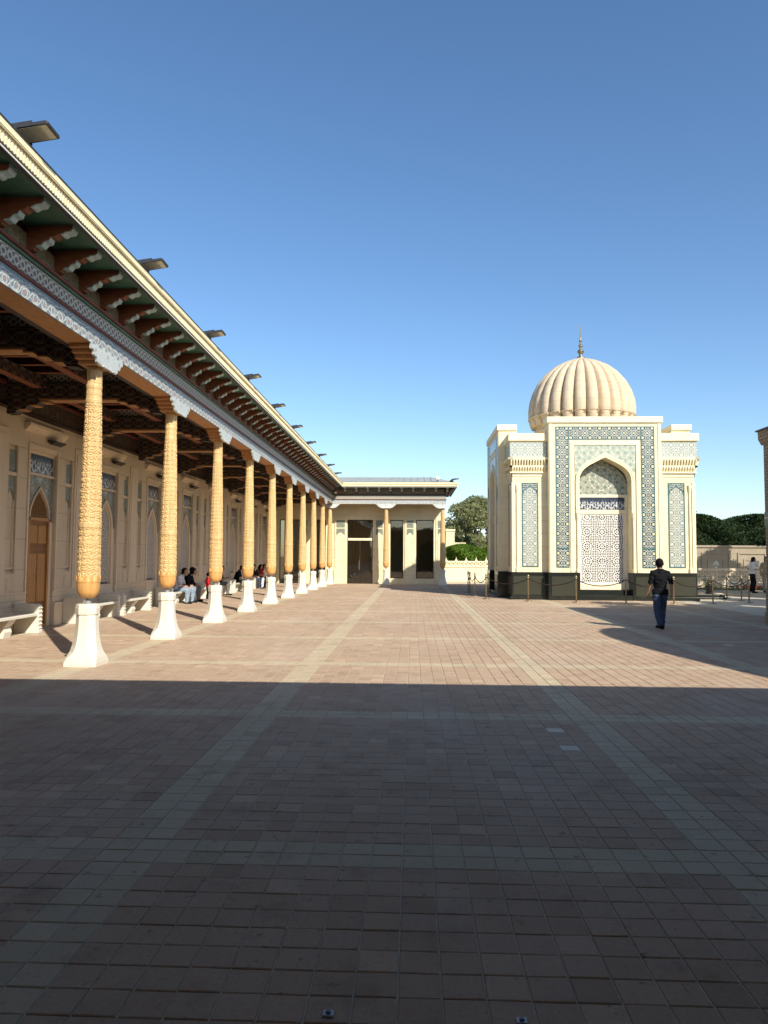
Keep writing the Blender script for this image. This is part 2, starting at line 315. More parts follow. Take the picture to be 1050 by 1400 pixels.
# ------------------------------------------------------------------ mesh helpers
class MB:
    def __init__(s): s.v, s.f, s.n = [], [], 0
    def add(s, v, f):
        v = np.asarray(v, float).reshape(-1, 3); s.v.append(v); s.f += [tuple(i + s.n for i in q) for q in f]; s.n += len(v); return s
    def box(s, x0, x1, y0, y1, z0, z1):
        v = [(x, y, z) for z in (z0, z1) for y in (y0, y1) for x in (x0, x1)]
        return s.add(v, [(0, 2, 3, 1), (4, 5, 7, 6), (0, 1, 5, 4), (2, 6, 7, 3), (0, 4, 6, 2), (1, 3, 7, 5)])
    def cbox(s, x0, x1, y0, y1, z0, z1, c=0.01):
        """box with chamfered top edges and vertical edges"""
        a = c
        base = [(x0 + a, y0), (x1 - a, y0), (x1, y0 + a), (x1, y1 - a), (x1 - a, y1), (x0 + a, y1), (x0, y1 - a), (x0, y0 + a)]
        cx, cy = (x0 + x1) / 2, (y0 + y1) / 2
        sx, sy = (x1 - x0 - 2 * a) / (x1 - x0), (y1 - y0 - 2 * a) / (y1 - y0)
        top = [(cx + (x - cx) * sx, cy + (y - cy) * sy) for x, y in base]
        v = [(x, y, z0) for x, y in base] + [(x, y, z1 - a) for x, y in base] + [(x, y, z1) for x, y in top]
        f = [tuple(range(7, -1, -1)), tuple(range(16, 24))]
        for k in range(8):
            n = (k + 1) % 8
            f += [(k, n, 8 + n, 8 + k), (8 + k, 8 + n, 16 + n, 16 + k)]
        return s.add(v, f)
    def prism(s, poly, axis, a, b):
        """poly (2D) extruded along axis 'x'/'y'/'z' from a to b"""
        n = len(poly)
        def P(p, t): return {'x': (t, p[0], p[1]), 'y': (p[0], t, p[1]), 'z': (p[0], p[1], t)}[axis]
        v = [P(p, a) for p in poly] + [P(p, b) for p in poly]
        f = [tuple(range(n - 1, -1, -1)), tuple(range(n, 2 * n))] + [(k, (k + 1) % n, n + (k + 1) % n, n + k) for k in range(n)]
        return s.add(v, f)
    def strip(s, A, B, axis, a, b):
        """band between two equal-length 2D outlines A and B, extruded along axis"""
        for k in range(len(A) - 1):
            s.prism([A[k], A[k + 1], B[k + 1], B[k]], axis, a, b)
        return s
    def lathe(s, prof, n=24, cx=0, cy=0, caps=True):
        v, f = [], []
        for r, z in prof:
            v += [(cx + r * math.cos(2 * math.pi * k / n), cy + r * math.sin(2 * math.pi * k / n), z) for k in range(n)]
        for i in range(len(prof) - 1):
            for k in range(n):
                k2 = (k + 1) % n; f.append((i * n + k, i * n + k2, (i + 1) * n + k2, (i + 1) * n + k))
        if caps: f += [tuple(range(n - 1, -1, -1)), tuple((len(prof) - 1) * n + k for k in range(n))]
        return s.add(v, f)
    def tube(s, pts, r, n=8):
        pts = [Vector(p) for p in pts]; rs = r if isinstance(r, (list, tuple)) else [r] * len(pts)
        v, f = [], []; prev = None
        for i, p in enumerate(pts):
            d = (pts[min(i + 1, len(pts) - 1)] - pts[max(i - 1, 0)])
            d = d.normalized() if d.length else Vector((0, 0, 1))
            a = prev if prev is not None else (Vector((0, 0, 1)) if abs(d.z) < 0.9 else Vector((1, 0, 0)))
            x = (a - d * a.dot(d)).normalized(); prev = x; y = d.cross(x)
            v += [tuple(p + (x * math.cos(2 * math.pi * k / n) + y * math.sin(2 * math.pi * k / n)) * rs[i]) for k in range(n)]
        for i in range(len(pts) - 1):
            for k in range(n):
                k2 = (k + 1) % n; f.append((i * n + k, i * n + k2, (i + 1) * n + k2, (i + 1) * n + k))
        f += [tuple(range(n - 1, -1, -1)), tuple((len(pts) - 1) * n + k for k in range(n))]
        return s.add(v, f)
    def ell(s, c, r, nu=12, nv=8):
        v, f = [], []
        for i in range(nv + 1):
            t = math.pi * i / nv
            v += [(c[0] + r[0] * math.sin(t) * math.cos(2 * math.pi * k / nu), c[1] + r[1] * math.sin(t) * math.sin(2 * math.pi * k / nu), c[2] + r[2] * math.cos(t)) for k in range(nu)]
        for i in range(nv):
            for k in range(nu):
                k2 = (k + 1) % nu; f.append((i * nu + k, (i + 1) * nu + k, (i + 1) * nu + k2, i * nu + k2))
        return s.add(v, f)
    def mesh(s, name, uvc=(0, 0), smooth=False):
        me = bpy.data.meshes.new(name)
        V = np.concatenate(s.v) if s.v else np.zeros((0, 3))
        me.from_pydata(V.tolist(), [], s.f)
        box_uv(me, uvc)
        if smooth: me.polygons.foreach_set('use_smooth', np.ones(len(me.polygons), bool))
        return me

def box_uv(me, uvc=(0, 0)):
    nl = len(me.loops); npoly = len(me.polygons)
    if not npoly: return
    co = np.empty(len(me.vertices) * 3); me.vertices.foreach_get('co', co); co = co.reshape(-1, 3)
    li = np.empty(nl, int); me.loops.foreach_get('vertex_index', li)
    no = np.empty(npoly * 3); me.polygons.foreach_get('normal', no); no = np.abs(no.reshape(-1, 3))
    lt = np.empty(npoly, int); me.polygons.foreach_get('loop_total', lt)
    ax = np.repeat(np.argmax(no, 1), lt); c = co[li]
    u = np.where(ax == 0, c[:, 1], c[:, 0]); v = np.where(ax == 2, c[:, 1], c[:, 2])
    l = me.uv_layers.new(name='UVMap'); l.data.foreach_set('uv', np.stack([u - uvc[0], v - uvc[1]], 1).ravel())

def W(o):
    m = o.matrix_basis.copy()
    if o.parent: m = W(o.parent) @ o.matrix_parent_inverse @ m
    return m
def setparent(o, p):
    if p is not None:
        o.parent = p; o.matrix_parent_inverse = W(p).inverted()
def ob(name, mb, mat, parent=None, uvc=(0, 0), smooth=False, bevel=0):
    """mesh given in WORLD coordinates, linked and parented without moving"""
    me = mb if isinstance(mb, bpy.types.Mesh) else mb.mesh(name, uvc, smooth)
    if mat is not None and not me.materials: me.materials.append(M[mat] if isinstance(mat, str) else mat)
    o = bpy.data.objects.new(name, me); COL.objects.link(o); setparent(o, parent)
    if bevel:
        b = o.modifiers.new('edge', 'BEVEL'); b.width = bevel; b.segments = 2; b.limit_method = 'ANGLE'; b.angle_limit = R(40)
    return o
def lob(name, me, mat, parent, loc=(0, 0, 0), rz=0, bevel=0):
    """mesh given in the PARENT's local space (or its own space plus loc)"""
    if isinstance(me, MB): me = me.mesh(name)
    if mat is not None and not me.materials: me.materials.append(M[mat] if isinstance(mat, str) else mat)
    o = bpy.data.objects.new(name, me); COL.objects.link(o); o.location = loc; o.rotation_euler.z = rz; o.parent = parent
    if bevel:
        b = o.modifiers.new('edge', 'BEVEL'); b.width = bevel; b.segments = 2; b.limit_method = 'ANGLE'; b.angle_limit = R(40)
    return o
def tag(o, label=None, cat=None, group=None, kind=None):
    for k, v in (('label', label), ('category', cat), ('group', group), ('kind', kind)):
        if v: o[k] = v
    return o
def thing(name, label, cat, loc=(0, 0, 0), rz=0, group=None):
    o = bpy.data.objects.new(name, None); COL.objects.link(o); o.location = loc; o.rotation_euler.z = rz; o.empty_display_size = 0.2
    return tag(o, label, cat, group)
def copy_tree(o, parent=None):
    c = o.copy(); COL.objects.link(c)
    if parent is not None: c.parent = parent
    for ch in list(o.children): copy_tree(ch, c)
    return c
def arch(w, zs, za, n=10):
    """pointed (four-centred) arch outline from (-w, zs) over (0, za) to (w, zs)"""
    K = np.array([(-1, 0), (-0.985, 0.16), (-0.93, 0.32), (-0.82, 0.48), (-0.66, 0.62), (-0.46, 0.745), (-0.23, 0.875), (0, 1)])
    t = np.linspace(0, len(K) - 1, n + 1); k = np.arange(len(K))
    L = [(float(w * np.interp(q, k, K[:, 0])), float(zs + (za - zs) * np.interp(q, k, K[:, 1]))) for q in t]
    return L + [(-x, z) for x, z in L[-2::-1]]
# ------------------------------------------------------------------ ground
def sheet(x0, x1, y0, y1, z): return MB().add([(x0, y0, z), (x1, y0, z), (x1, y1, z), (x0, y1, z)], [(0, 1, 2, 3)])
tag(ob('ground', sheet(-1500, 1500, -400, 2500, -0.10), 'far_ground'), kind='structure')
pav = tag(ob('courtyard_paving', MB().box(-14, 34, -14, 58, -0.25, -0.007), 'mortar'), 'square brown pavers with paler stripes across the courtyard', kind='structure')

f_px = 1010 / 1400
cam_inv = cam.matrix_world.inverted()
def tile_type(i, j):      # i = column index from the stripe at X0, j = row index from the cross stripe at Y0
    return 1 if (i % 20 in (0, 19) or j % 22 in (0, 21)) else 0
C4 = 0.0045
def tile_verts():
    hx, hy = TPX / 2 - 0.0042, TPY / 2 - 0.0030
    c = 0.004
    b = [(-hx, -hy), (hx, -hy), (hx, hy), (-hx, hy)]
    t = [(-hx + c, -hy + c), (hx - c, -hy + c), (hx - c, hy - c), (-hx + c, hy - c)]
    return np.array([(x, y, -0.02) for x, y in b] + [(x, y, -0.003) for x, y in b] + [(x, y, 0) for x, y in t])
TV = tile_verts()
TF = [(8, 9, 10, 11)] + [(4 + k, 4 + (k + 1) % 4, 8 + (k + 1) % 4, 8 + k) for k in range(4)] + [(k, (k + 1) % 4, 4 + (k + 1) % 4, 4 + k) for k in range(4)]
tiles = []
for j in range(8, 300):
    y = Y0 + (j + 0.5) * TPY
    if y > 48.5: break
    for i in range(-24, 90):
        x = X0 + (i + 0.5) * TPX
        if x < -9.1 or x > (9.3 if y < 20 else 14.8) or (x > 13.5 and y > 35.5) or abs(x + 0.04 * y) > 0.62 * y + 1.2: continue
        p = cam_inv @ Vector((x, y, 0)); d = -p.z
        inside = d > 0.1 and abs(p.x / d * f_px) < 0.375 and abs(p.y / d * f_px) < 0.5
        tiles.append((i, j, x, y, d, inside))
near = sorted([t for t in tiles if t[5]], key=lambda t: t[4])[:290]
near_ids = {(t[0], t[1]) for t in near}
def mesh_tile(mat):
    mb = MB().add(TV, TF); me = mb.mesh('paver'); me.materials.append(M[mat]); return me
tme = [mesh_tile('tile'), mesh_tile('stripe')]
nme = mesh_tile('new_tile')
pale_spots = {}
def tile_at(x, y): return (int(math.floor((x - X0) / TPX)), int(math.floor((y - Y0) / TPY)))
for x, y in ((1.45, 7.62), (1.45, 6.95), (6.35, 15.4)): pale_spots[tile_at(x, y)] = 1
for i, j, x, y, d, ins in near:
    o = bpy.data.objects.new('paver', tme[tile_type(i, j)]); COL.objects.link(o); o.parent = pav
    o.location = (x, y, random.gauss(0, 0.0009)); o.rotation_euler = (random.gauss(0, 0.005), random.gauss(0, 0.005), random.gauss(0, 0.006))
for x, y in ((1.45, 7.62), (1.45, 6.95), (6.35, 15.4)):
    i, j = tile_at(x, y)
    o = bpy.data.objects.new('paver', nme); COL.objects.link(o); o.parent = pav
    o.location = (X0 + (i + 0.5) * TPX, Y0 + (j + 0.5) * TPY, 0.001); o['label'] = 'single paver of paler stone set among the brown ones'
for ty, nm in ((0, 'tile'), (1, 'stripe')):
    sel = [t for t in tiles if tile_type(t[0], t[1]) == ty and (t[0], t[1]) not in near_ids and (t[0], t[1]) not in pale_spots]
    n = len(sel); P = np.array([(t[2], t[3], 0) for t in sel])
    V = np.repeat(TV[None], n, 0).copy()
    tilt = rng.normal(0, 0.0045, (n, 2)); hz = rng.normal(0, 0.0008, n)
    V[:, :, 2] += V[:, :, 0] * tilt[:, :1] + V[:, :, 1] * tilt[:, 1:] + hz[:, None]
    V[:, :, :2] += rng.normal(0, 0.0007, (n, 1, 2))
    V += P[:, None, :]
    # far tiles keep only the top and chamfers
    F = np.array([TF]) + (np.arange(n) * 12)[:, None, None]
    me = bpy.data.meshes.new('pavers')
    me.vertices.add(n * 12); me.vertices.foreach_set('co', V.ravel())
    nf = n * 9
    me.loops.add(nf * 4); me.loops.foreach_set('vertex_index', F.ravel().astype(np.int32))
    me.polygons.add(nf); me.polygons.foreach_set('loop_start', np.arange(nf, dtype=np.int32) * 4); me.polygons.foreach_set('loop_total', np.full(nf, 4, np.int32))
    me.update(calc_edges=True); me.validate(); me.polygons.foreach_set('use_smooth', np.zeros(len(me.polygons), bool))
    me.materials.append(M[nm])
    o = bpy.data.objects.new('small_pavers', me); COL.objects.link(o); o.parent = pav; o['kind'] = 'stuff'
# small metal fittings set in the paving close to the camera
for x, y in ((-0.315, 2.925), (0.42, 2.915)):
    t = thing('ground_marker', 'small square metal marker stud set in the dark paving', 'marker', (x, y, 0.003), 0, 'marker studs in the paving')
    lob('plate', MB().cbox(-0.022, 0.022, -0.020, 0.020, 0, 0.006, 0.003), 'metal_grey', t)
    lob('screw', MB().lathe([(0.010, 0.005), (0.010, 0.010), (0.004, 0.011)], 12), 'metal_dark', t)

# ------------------------------------------------------------------ gallery with carved columns
XC, S = -5.2, 3.85
COLY = [7.88 + S * k for k in range(11)]           # column axes 7.88 ... 46.38
YE = COLY[-1]
XW = -8.95                                         # face of the rear wall
gal = thing('colonnade_gallery', 'long open gallery with honey coloured carved columns and painted eaves', 'gallery', (XC, 25, 0))

def gmap(mb):   # (t outward, s along, z) -> world, eave facing the courtyard (+X)
    mb.v = [np.stack([XC + v[:, 0], v[:, 1], v[:, 2]], 1) for v in mb.v]; return mb
def wmap(mb):   # wing eave facing the camera (-Y)
    mb.v = [np.stack([v[:, 1], YE - v[:, 0], v[:, 2]], 1) for v in mb.v]; return mb
XR = 1.9                                           # last wing column
def rmap(mb):   # wing end eave facing +X
    mb.v = [np.stack([XR + v[:, 0], v[:, 1], v[:, 2]], 1) for v in mb.v]; return mb

def eave(mp, s0, s1, parent, brackets, along_y):
    """painted beam, friezes, soffit, fascia along a line of columns; s0/s1 give the ends for an outer offset t"""
    def B(name, mat, t0, t1, z0, z1, vc=0, bevel=0):
        return ob(name, mp(MB().box(t0, t1, s0(t1), s1(t1), z0, z1)), mat, parent, (0, vc), bevel=bevel)
    B('beam', 'beam_wood', -0.20, 0.17, 5.05, 5.30)
    B('beam_face', 'blue_beam', 0.17, 0.205, 5.045, 5.30, 5.17)
    B('red_moulding', 'red_paint', -0.15, 0.235, 5.30, 5.345, bevel=0.01)
    B('interlace_band', 'white_band', -0.15, 0.20, 5.345, 5.57, 5.4575)
    B('green_moulding', 'green_paint', -0.15, 0.23, 5.57, 5.61, bevel=0.01)
    B('red_cornice', 'red_paint', -0.15, 0.27, 5.61, 5.65, bevel=0.012)
    B('frieze', 'eave_panel', -0.15, 0.08, 5.65, 6.00, 5.78)
    B('soffit_board', 'green_paint', -0.15, 0.80, 6.10, 6.14)
    B('drip_edge', 'metal_dark', 0.79, 0.845, 6.045, 6.10)
    B('drip_lip', 'marble', 0.828, 0.852, 6.052, 6.072)
    # fascia: fluted strip below, plain cyma above
    B('fascia', 'fascia', 0.76, 0.85, 6.101, 6.235)
    B('fascia_fillet', 'fascia', 0.76, 0.885, 6.235, 6.252)
    cy = MB().prism([(0.70, 6.252), (0.892, 6.252), (0.885, 6.262), (0.872, 6.30), (0.868, 6.34), (0.868, 6.352), (0.70, 6.352)], 'y', s0(0.90), s1(0.90))
    ob('cyma', mp(cy), 'fascia', parent)
    B('roof_flashing', 'metal_dark', 0.60, 0.876, 6.353, 6.368)
    a, b = s0(0.9), s1(0.9); n = int(abs(b - a) / 0.062)
    fl = MB()
    for k in range(n):
        y = a + (b - a) * (k + 0.5) / n
        fl.prism([(0.851, y - 0.024), (0.861, y - 0.016), (0.861, y + 0.016), (0.851, y + 0.024)], 'z', 6.108, 6.228)
    o = ob('fluting', mp(fl), 'fascia', parent); o['kind'] = 'stuff'
    # brackets: a long upper arm over a short lower one, pale painted noses
    up_arm = [(0.08, 6.10), (0.70, 6.10), (0.70, 6.055), (0.67, 6.02), (0.60, 6.01), (0.56, 5.985), (0.50, 5.98), (0.46, 5.94), (0.08, 5.94)]
    lo_arm = [(0.08, 5.94), (0.40, 5.94), (0.38, 5.90), (0.32, 5.885), (0.28, 5.84), (0.20, 5.83), (0.17, 5.78), (0.08, 5.76)]
    nose_u = [(0.545, 5.968), (0.575, 5.972), (0.61, 5.996), (0.685, 6.008), (0.712, 6.05), (0.712, 6.095), (0.701, 6.095), (0.701, 6.055), (0.671, 6.02), (0.60, 6.011), (0.56, 5.986), (0.545, 5.9815)]
    nose_l = [(0.21, 5.814), (0.285, 5.822), (0.325, 5.868), (0.385, 5.882), (0.405, 5.938), (0.399, 5.939), (0.38, 5.90), (0.32, 5.886), (0.28, 5.841), (0.21, 5.832)]
    def pr(P, w): 
        mb = MB(); mb.prism([(p[0], p[1]) for p in P], 'y', -w, w); return mb
    bm = MB(); bm.prism(up_arm, 'y', -0.066, 0.066); bm.prism(lo_arm, 'y', -0.060, 0.060)
    nm = MB().prism(nose_u, 'y', -0.070, 0.070); nl = MB().prism(nose_l, 'y', -0.064, 0.064)
    me_b, me_n, me_l = bm.mesh('bracket'), nm.mesh('bracket_nose'), nl.mesh('bracket_nose'); me_l.materials.append(M['pale_blue'])
    me_b.materials.append(M['bracket']); me_n.materials.append(M['pale_blue'])
    for s in brackets:
        o = bpy.data.objects.new('bracket', me_b); COL.objects.link(o); setparent(o, parent)
        q = MB().add([(0, s, 0)], []); q = mp(q).v[0][0]
        o.matrix_parent_inverse = W(parent).inverted(); o.location = tuple(q); o.rotation_euler.z = 0 if along_y else -math.pi / 2
        for q_ in (me_n, me_l):
            c = bpy.data.objects.new('painted_nose', q_); COL.objects.link(c); c.parent = o

g_br = [COLY[0] - 1.54 + 0.77 * k for k in range(int((45.2 - COLY[0] + 1.54) / 0.77) + 1)]
eave(gmap, lambda t: 3.9, lambda t: YE - t - 0.002, gal, g_br, True)

# columns ----------------------------------------------------------
def carved_shaft():
    prof = [(0.118, 4.80), (0.118, 4.52), (0.125, 4.50), (0.125, 4.46), (0.119, 4.44), (0.120, 4.28), (0.127, 4.26), (0.127, 4.22), (0.121, 4.20)]
    for k in range(1, 12): t = k / 12; prof.append((0.121 + 0.046 * t ** 0.9, 4.20 - t * 1.93))
    prof += [(0.168, 2.27), (0.178, 2.25), (0.178, 2.19), (0.169, 2.17), (0.170, 1.97), (0.176, 1.955), (0.176, 1.925), (0.171, 1.91), (0.173, 1.6), (0.174, 1.36)]
    z = np.array([p[1] for p in prof])[::-1]; r = np.array([p[0] for p in prof])[::-1]
    zs = np.arange(1.36, 4.80, 0.0095); n = 100
    rr = np.interp(zs, z, r)
    th = np.arange(n) / n * 2 * math.pi
    Z, T = np.meshgrid(zs, th, indexing='ij')
    nz_ = len(zs); F_ = np.fft.rfft2(np.random.default_rng(5).normal(size=(nz_, n)))
    fz_ = np.fft.fftfreq(nz_, 0.0095)[:, None]; ft_ = np.fft.rfftfreq(n, 2 * math.pi * 0.15 / n)[None]
    rad = np.hypot(fz_, ft_); Sx = np.fft.irfft2(F_ * np.exp(-((rad - 24) / 6.0) ** 2), s=(nz_, n)); Sx = Sx / Sx.std()   # vine-like carving, about 4 cm
    Sx = 0.8 * Sx + 1.2 * np.cos(T * 5 + Z * 2 * math.pi / 0.19) * np.cos(T * 5 - Z * 2 * math.pi / 0.19) + 0.5 * np.cos(T * 10) * np.cos(Z * 2 * math.pi / 0.095)
    band = ((zs > 2.16) & (zs < 2.28)) | ((zs > 1.91) & (zs < 1.97)) | (zs > 4.44) & (zs < 4.52) | ((zs > 4.2) & (zs < 4.28))
    amp = np.where(band, 0.0015, 0.0075)[:, None] * np.where(zs > 4.28, 0.45, 1.0)[:, None]
    D = rr[:, None] + amp * np.tanh(Sx * 1.3)
    V = np.stack([D * np.cos(T), D * np.sin(T), Z], -1).reshape(-1, 3)
    f = []
    m_ = len(zs)
    for i in range(m_ - 1):
        for k in range(n):
            k2 = (k + 1) % n; f.append((i * n + k, i * n + k2, (i + 1) * n + k2, (i + 1) * n + k))
    f.append(tuple((m_ - 1) * n + k for k in range(n)))
    return MB().add(V, f).mesh('column_shaft')
shaft_me = carved_shaft(); shaft_me.materials.append(M['column_wood'])
bulb = MB().lathe([(0.05, 1.055), (0.10, 1.065), (0.140, 1.10), (0.164, 1.155), (0.175, 1.22), (0.178, 1.30), (0.176, 1.37), (0.150, 1.37)], 40)
# petal rim at the top of the bulb
for k in range(8):
    a = 2 * math.pi * k / 8; L, U = [], []
    for q in range(9):
        t = q / 8; b = a + (t - 0.5) * 2 * math.pi / 8; zt = 1.365 + 0.055 * (1 - abs(2 * t - 1)) ** 0.8
        L.append((0.183 * math.cos(b), 0.183 * math.sin(b), 1.31)); U.append((0.187 * math.cos(b), 0.187 * math.sin(b), zt))
    n0 = len(L); bulb.add(L + U + [(x * 0.9, y * 0.9, z) for x, y, z in U], [(q, q + 1, n0 + q + 1, n0 + q) for q in range(n0 - 1)] + [(n0 + q, n0 + q + 1, 2 * n0 + q + 1, 2 * n0 + q) for q in range(n0 - 1)])
bulb_me = bulb.mesh('column_bulb', smooth=False); bulb_me.materials.append(M['column_bulb'])
for p_ in bulb_me.polygons: p_.use_smooth = True
pin_me = MB().lathe([(0.055, 0.955), (0.055, 1.0), (0.035, 1.01), (0.035, 1.075)], 14).mesh('pin'); pin_me.materials.append(M['metal_grey'])
def base_mesh():
    mb = MB(); n = 8
    def oct_ring(r, z, c): # octagon of half width r; c = corner cut (0.414 regular octagon .. 0 = square)
        k = r * c
        return [(r, -k, z), (r, k, z), (k, r, z), (-k, r, z), (-r, k, z), (-r, -k, z), (-k, -r, z), (k, -r, z)]
    prof = [(0.262, 0.0, 0.93), (0.262, 0.05, 0.93), (0.250, 0.12, 0.80), (0.222, 0.22, 0.50), (0.198, 0.32, 0.43), (0.178, 0.44, 0.42), (0.165, 0.56, 0.414), (0.158, 0.70, 0.414), (0.157, 0.775, 0.414),
            (0.152, 0.785, 0.414), (0.152, 0.795, 0.414), (0.170, 0.805, 0.414), (0.172, 0.90, 0.414), (0.162, 0.955, 0.414), (0.14, 0.968, 0.414)]
    v = []; f = []
    for r, z, c in prof: v += oct_ring(r, z, c)
    for i in range(len(prof) - 1):
        for k in range(8): f.append((i * 8 + k, i * 8 + (k + 1) % 8, i * 8 + 8 + (k + 1) % 8, i * 8 + 8 + k))
    f += [tuple(range(7, -1, -1)), tuple((len(prof) - 1) * 8 + k for k in range(8))]
    mb.add(v, f)
    return mb.mesh('stone_base')
base_me = base_mesh(); base_me.materials.append(M['marble'])
def cap_profile(k=1.0):
    P = [(0.13, 4.80), (0.24, 4.79), (0.33, 4.81), (0.37, 4.86), (0.40, 4.80), (0.45, 4.825), (0.48, 4.87), (0.52, 4.90), (0.56, 4.885), (0.60, 4.91), (0.62, 4.96), (0.67, 4.985), (0.71, 4.98), (0.75, 5.06)]
    return P
CP = [(0.13 + (x - 0.13) * 0.80, z) for x, z in cap_profile()]
def both(P): return [(-x, z) for x, z in P[::-1]] + P
cap_w = MB()                                # stepped wooden corbel, underside and inner face
cap_w.prism(both([(0.12, 4.805), (0.25, 4.805), (0.25, 4.865), (0.36, 4.865), (0.36, 4.93), (0.47, 4.93), (0.47, 4.99), (0.58, 4.99), (0.58, 5.048)]), 'x', -0.17, 0.168)
cap_w_me = cap_w.mesh('capital'); cap_w_me.materials.append(M['beam_wood'])
fz = [(x, z - 0.02) for x, z in CP]
cap_f = MB().prism(both(fz), 'x', 0.1685, 0.215)
cap_f_me = cap_f.mesh('painted_scallop'); cap_f_me.materials.append(M['capital_paint'])
half_w = MB().prism([(-a_, b_) for a_, b_ in [(-0.14, 5.048), (-0.14, 4.805)] + [(0.12, 4.805), (0.25, 4.805), (0.25, 4.865), (0.36, 4.865), (0.36, 4.93), (0.47, 4.93), (0.47, 4.99), (0.58, 4.99), (0.58, 5.048)]], 'x', -0.17, 0.168).mesh('capital'); half_w.materials.append(M['beam_wood'])
half_f = MB().prism([(-a_, b_) for a_, b_ in [(-0.20, 5.04), (-0.20, 4.78)] + fz], 'x', 0.1685, 0.215).mesh('painted_scallop'); half_f.materials.append(M['capital_paint'])
def column(x, y, parent, rot=0, half=False):
    # a stone base, a steel pin, a turned bulb, a carved shaft, a scalloped capital
    def place(name, me, par, r=0):
        o = bpy.data.objects.new(name, me); COL.objects.link(o); o.parent = par; o.rotation_euler.z = r; return o
    c = bpy.data.objects.new('column', shaft_me); COL.objects.link(c); c.parent = parent
    c.matrix_parent_inverse = W(parent).inverted(); c.location = (x, y, 0); kq = random.randrange(4) * math.pi / 2; c.rotation_euler.z = kq; rot -= kq
    place('column_bulb', bulb_me, c, random.random()); place('pin', pin_me, c); place('stone_base', base_me, c)
    k = place('capital', half_w if half else cap_w_me, c, rot); place('painted_scallop', half_f if half else cap_f_me, c, rot)
    return c
for y in COLY[:-1]: column(XC, y, gal)

# rear wall with arched niches ---------------------------------------
NY = [COLY[0] + S * (k + 0.5) for k in range(10)]  # niche axes, mid-bay
mb = MB()
mb.box(XW - 0.55, XW - 0.17, 3.9, 47.4, -0.02, 6.0)
def lay(y0, y1, z0, z1, d=0.0): mb.box(XW - 0.168, XW + d, y0, y1, z0, z1)
lay(3.9, 47.4, 4.22, 5.0)
for k, ny in enumerate(NY):
    ya, yb = ny - S / 2, ny + S / 2
    lay(ya, ny - 1.53, 0, 4.22); lay(ny - 1.17, ny - 0.66, 0, 4.22); lay(ny + 0.66, ny + 1.17, 0, 4.22); lay(ny + 1.53, yb, 0, 4.22)
    for sg in (-1, 1):
        c = ny + sg * 1.35
        lay(c - 0.18, c + 0.18, 0, 1.32); mb.box(XW - 0.167, XW - 0.075, c - 0.18, c + 0.18, 1.361, 4.219)
        mb.box(XW - 0.167, XW - 0.03, c - 0.18, c + 0.18, 1.32, 1.36)
        mb.box(XW + 0.001, XW + 0.014, c - 0.13, c + 0.13, 0.95, 1.22)
wall = ob('rear_wall', mb, 'wall', gal, bevel=0.008)
# dado courses and pilasters, joined mouldings of the wall
mb = MB()
for k, ny in enumerate(NY):
    ya, yb = ny - S / 2, ny + S / 2
    for a, b in ((ny - S + 0.66, ny - 0.66),):
        mb.box(XW + 0.002, XW + 0.05, a, b, 0.0, 0.50)
        mb.box(XW + 0.002, XW + 0.065, a, b, 0.50, 0.56)
        mb.box(XW + 0.002, XW + 0.035, a, b, 0.86, 0.90)
    mb.box(XW + 0.002, XW + 0.03, ya - 0.30, ya + 0.30, 0.90, 4.55)
    mb.box(XW + 0.031, XW + 0.045, ya - 0.22, ya + 0.22, 1.05, 4.40)
    for sg in (-1, 1):
        mb.box(XW + 0.002, XW + 0.03, ny + sg * 0.70 - 0.035, ny + sg * 0.70 + 0.035, 0.90, 4.30)
    mb.box(XW + 0.002, XW + 0.04, ny - 0.74, ny + 0.74, 4.30, 4.36)
ob('wall_moulding', mb, 'wall_trim', gal, bevel=0.006)
# niche meshes, built around (0,0) = niche axis on the wall face
A_in = arch(0.36, 2.55, 3.22); A_out = arch(0.50, 2.55, 3.40)
nsur = MB()
nsur.box(-0.165, -0.06, -0.655, -0.50, 0.0, 2.55); nsur.box(-0.165, -0.06, 0.50, 0.655, 0.0, 2.55)
nsur.strip(arch(0.42, 2.55, 3.28), A_out, 'x', -0.165, -0.045)
nsur.box(-0.165, -0.045, -0.50, -0.42, 0.90, 2.55); nsur.box(-0.165, -0.045, 0.42, 0.50, 0.90, 2.55)
nsur.box(-0.165, -0.05, -0.655, 0.655, 3.64, 3.70)
nsur.box(-0.165, -0.05, -0.655, 0.655, 4.15, 4.215)
nsur.box(-0.165, -0.02, -0.50, 0.50, 0.0, 0.90)
nsur_me = nsur.mesh('niche_surround'); nsur_me.materials.append(M['wall_trim'])
nsd = MB()
nsd.box(-0.165, -0.06, -0.655, -0.50, 0.0, 2.55); nsd.box(-0.165, -0.06, 0.50, 0.655, 0.0, 2.55)
nsd.box(-0.165, -0.05, -0.655, 0.655, 3.64, 3.70); nsd.box(-0.165, -0.05, -0.655, 0.655, 4.15, 4.215)
nsd.strip(arch(0.46, 2.55, 3.34), A_out, 'x', -0.165, -0.045)
nsd_me = nsd.mesh('door_surround'); nsd_me.materials.append(M['wall_trim'])
scr_me = MB().box(-0.165, -0.075, -0.60, 0.60, 3.71, 4.14).mesh('script_panel', (0, 3.925)); scr_me.materials.append(M['script'])
top = [(-0.645, 2.56)] + [(x * 1.29, 3.63) for x, z in A_out[1:-1]] + [(0.645, 2.56)]
spn = MB(); spn.strip([(x, z) for x, z in A_out], [(max(-0.645, min(0.645, x * 1.6)), 3.63) for x, z in A_out], 'x', -0.165, -0.08)
spn.prism([(-0.645, 2.56), (-0.50, 2.56), (-0.645, 3.62)], 'x', -0.165, -0.081); spn.prism([(0.50, 2.56), (0.645, 2.56), (0.645, 3.62)], 'x', -0.165, -0.081)
spn_me = spn.mesh('spandrel'); spn_me.materials.append(M['wall_spandrel'])
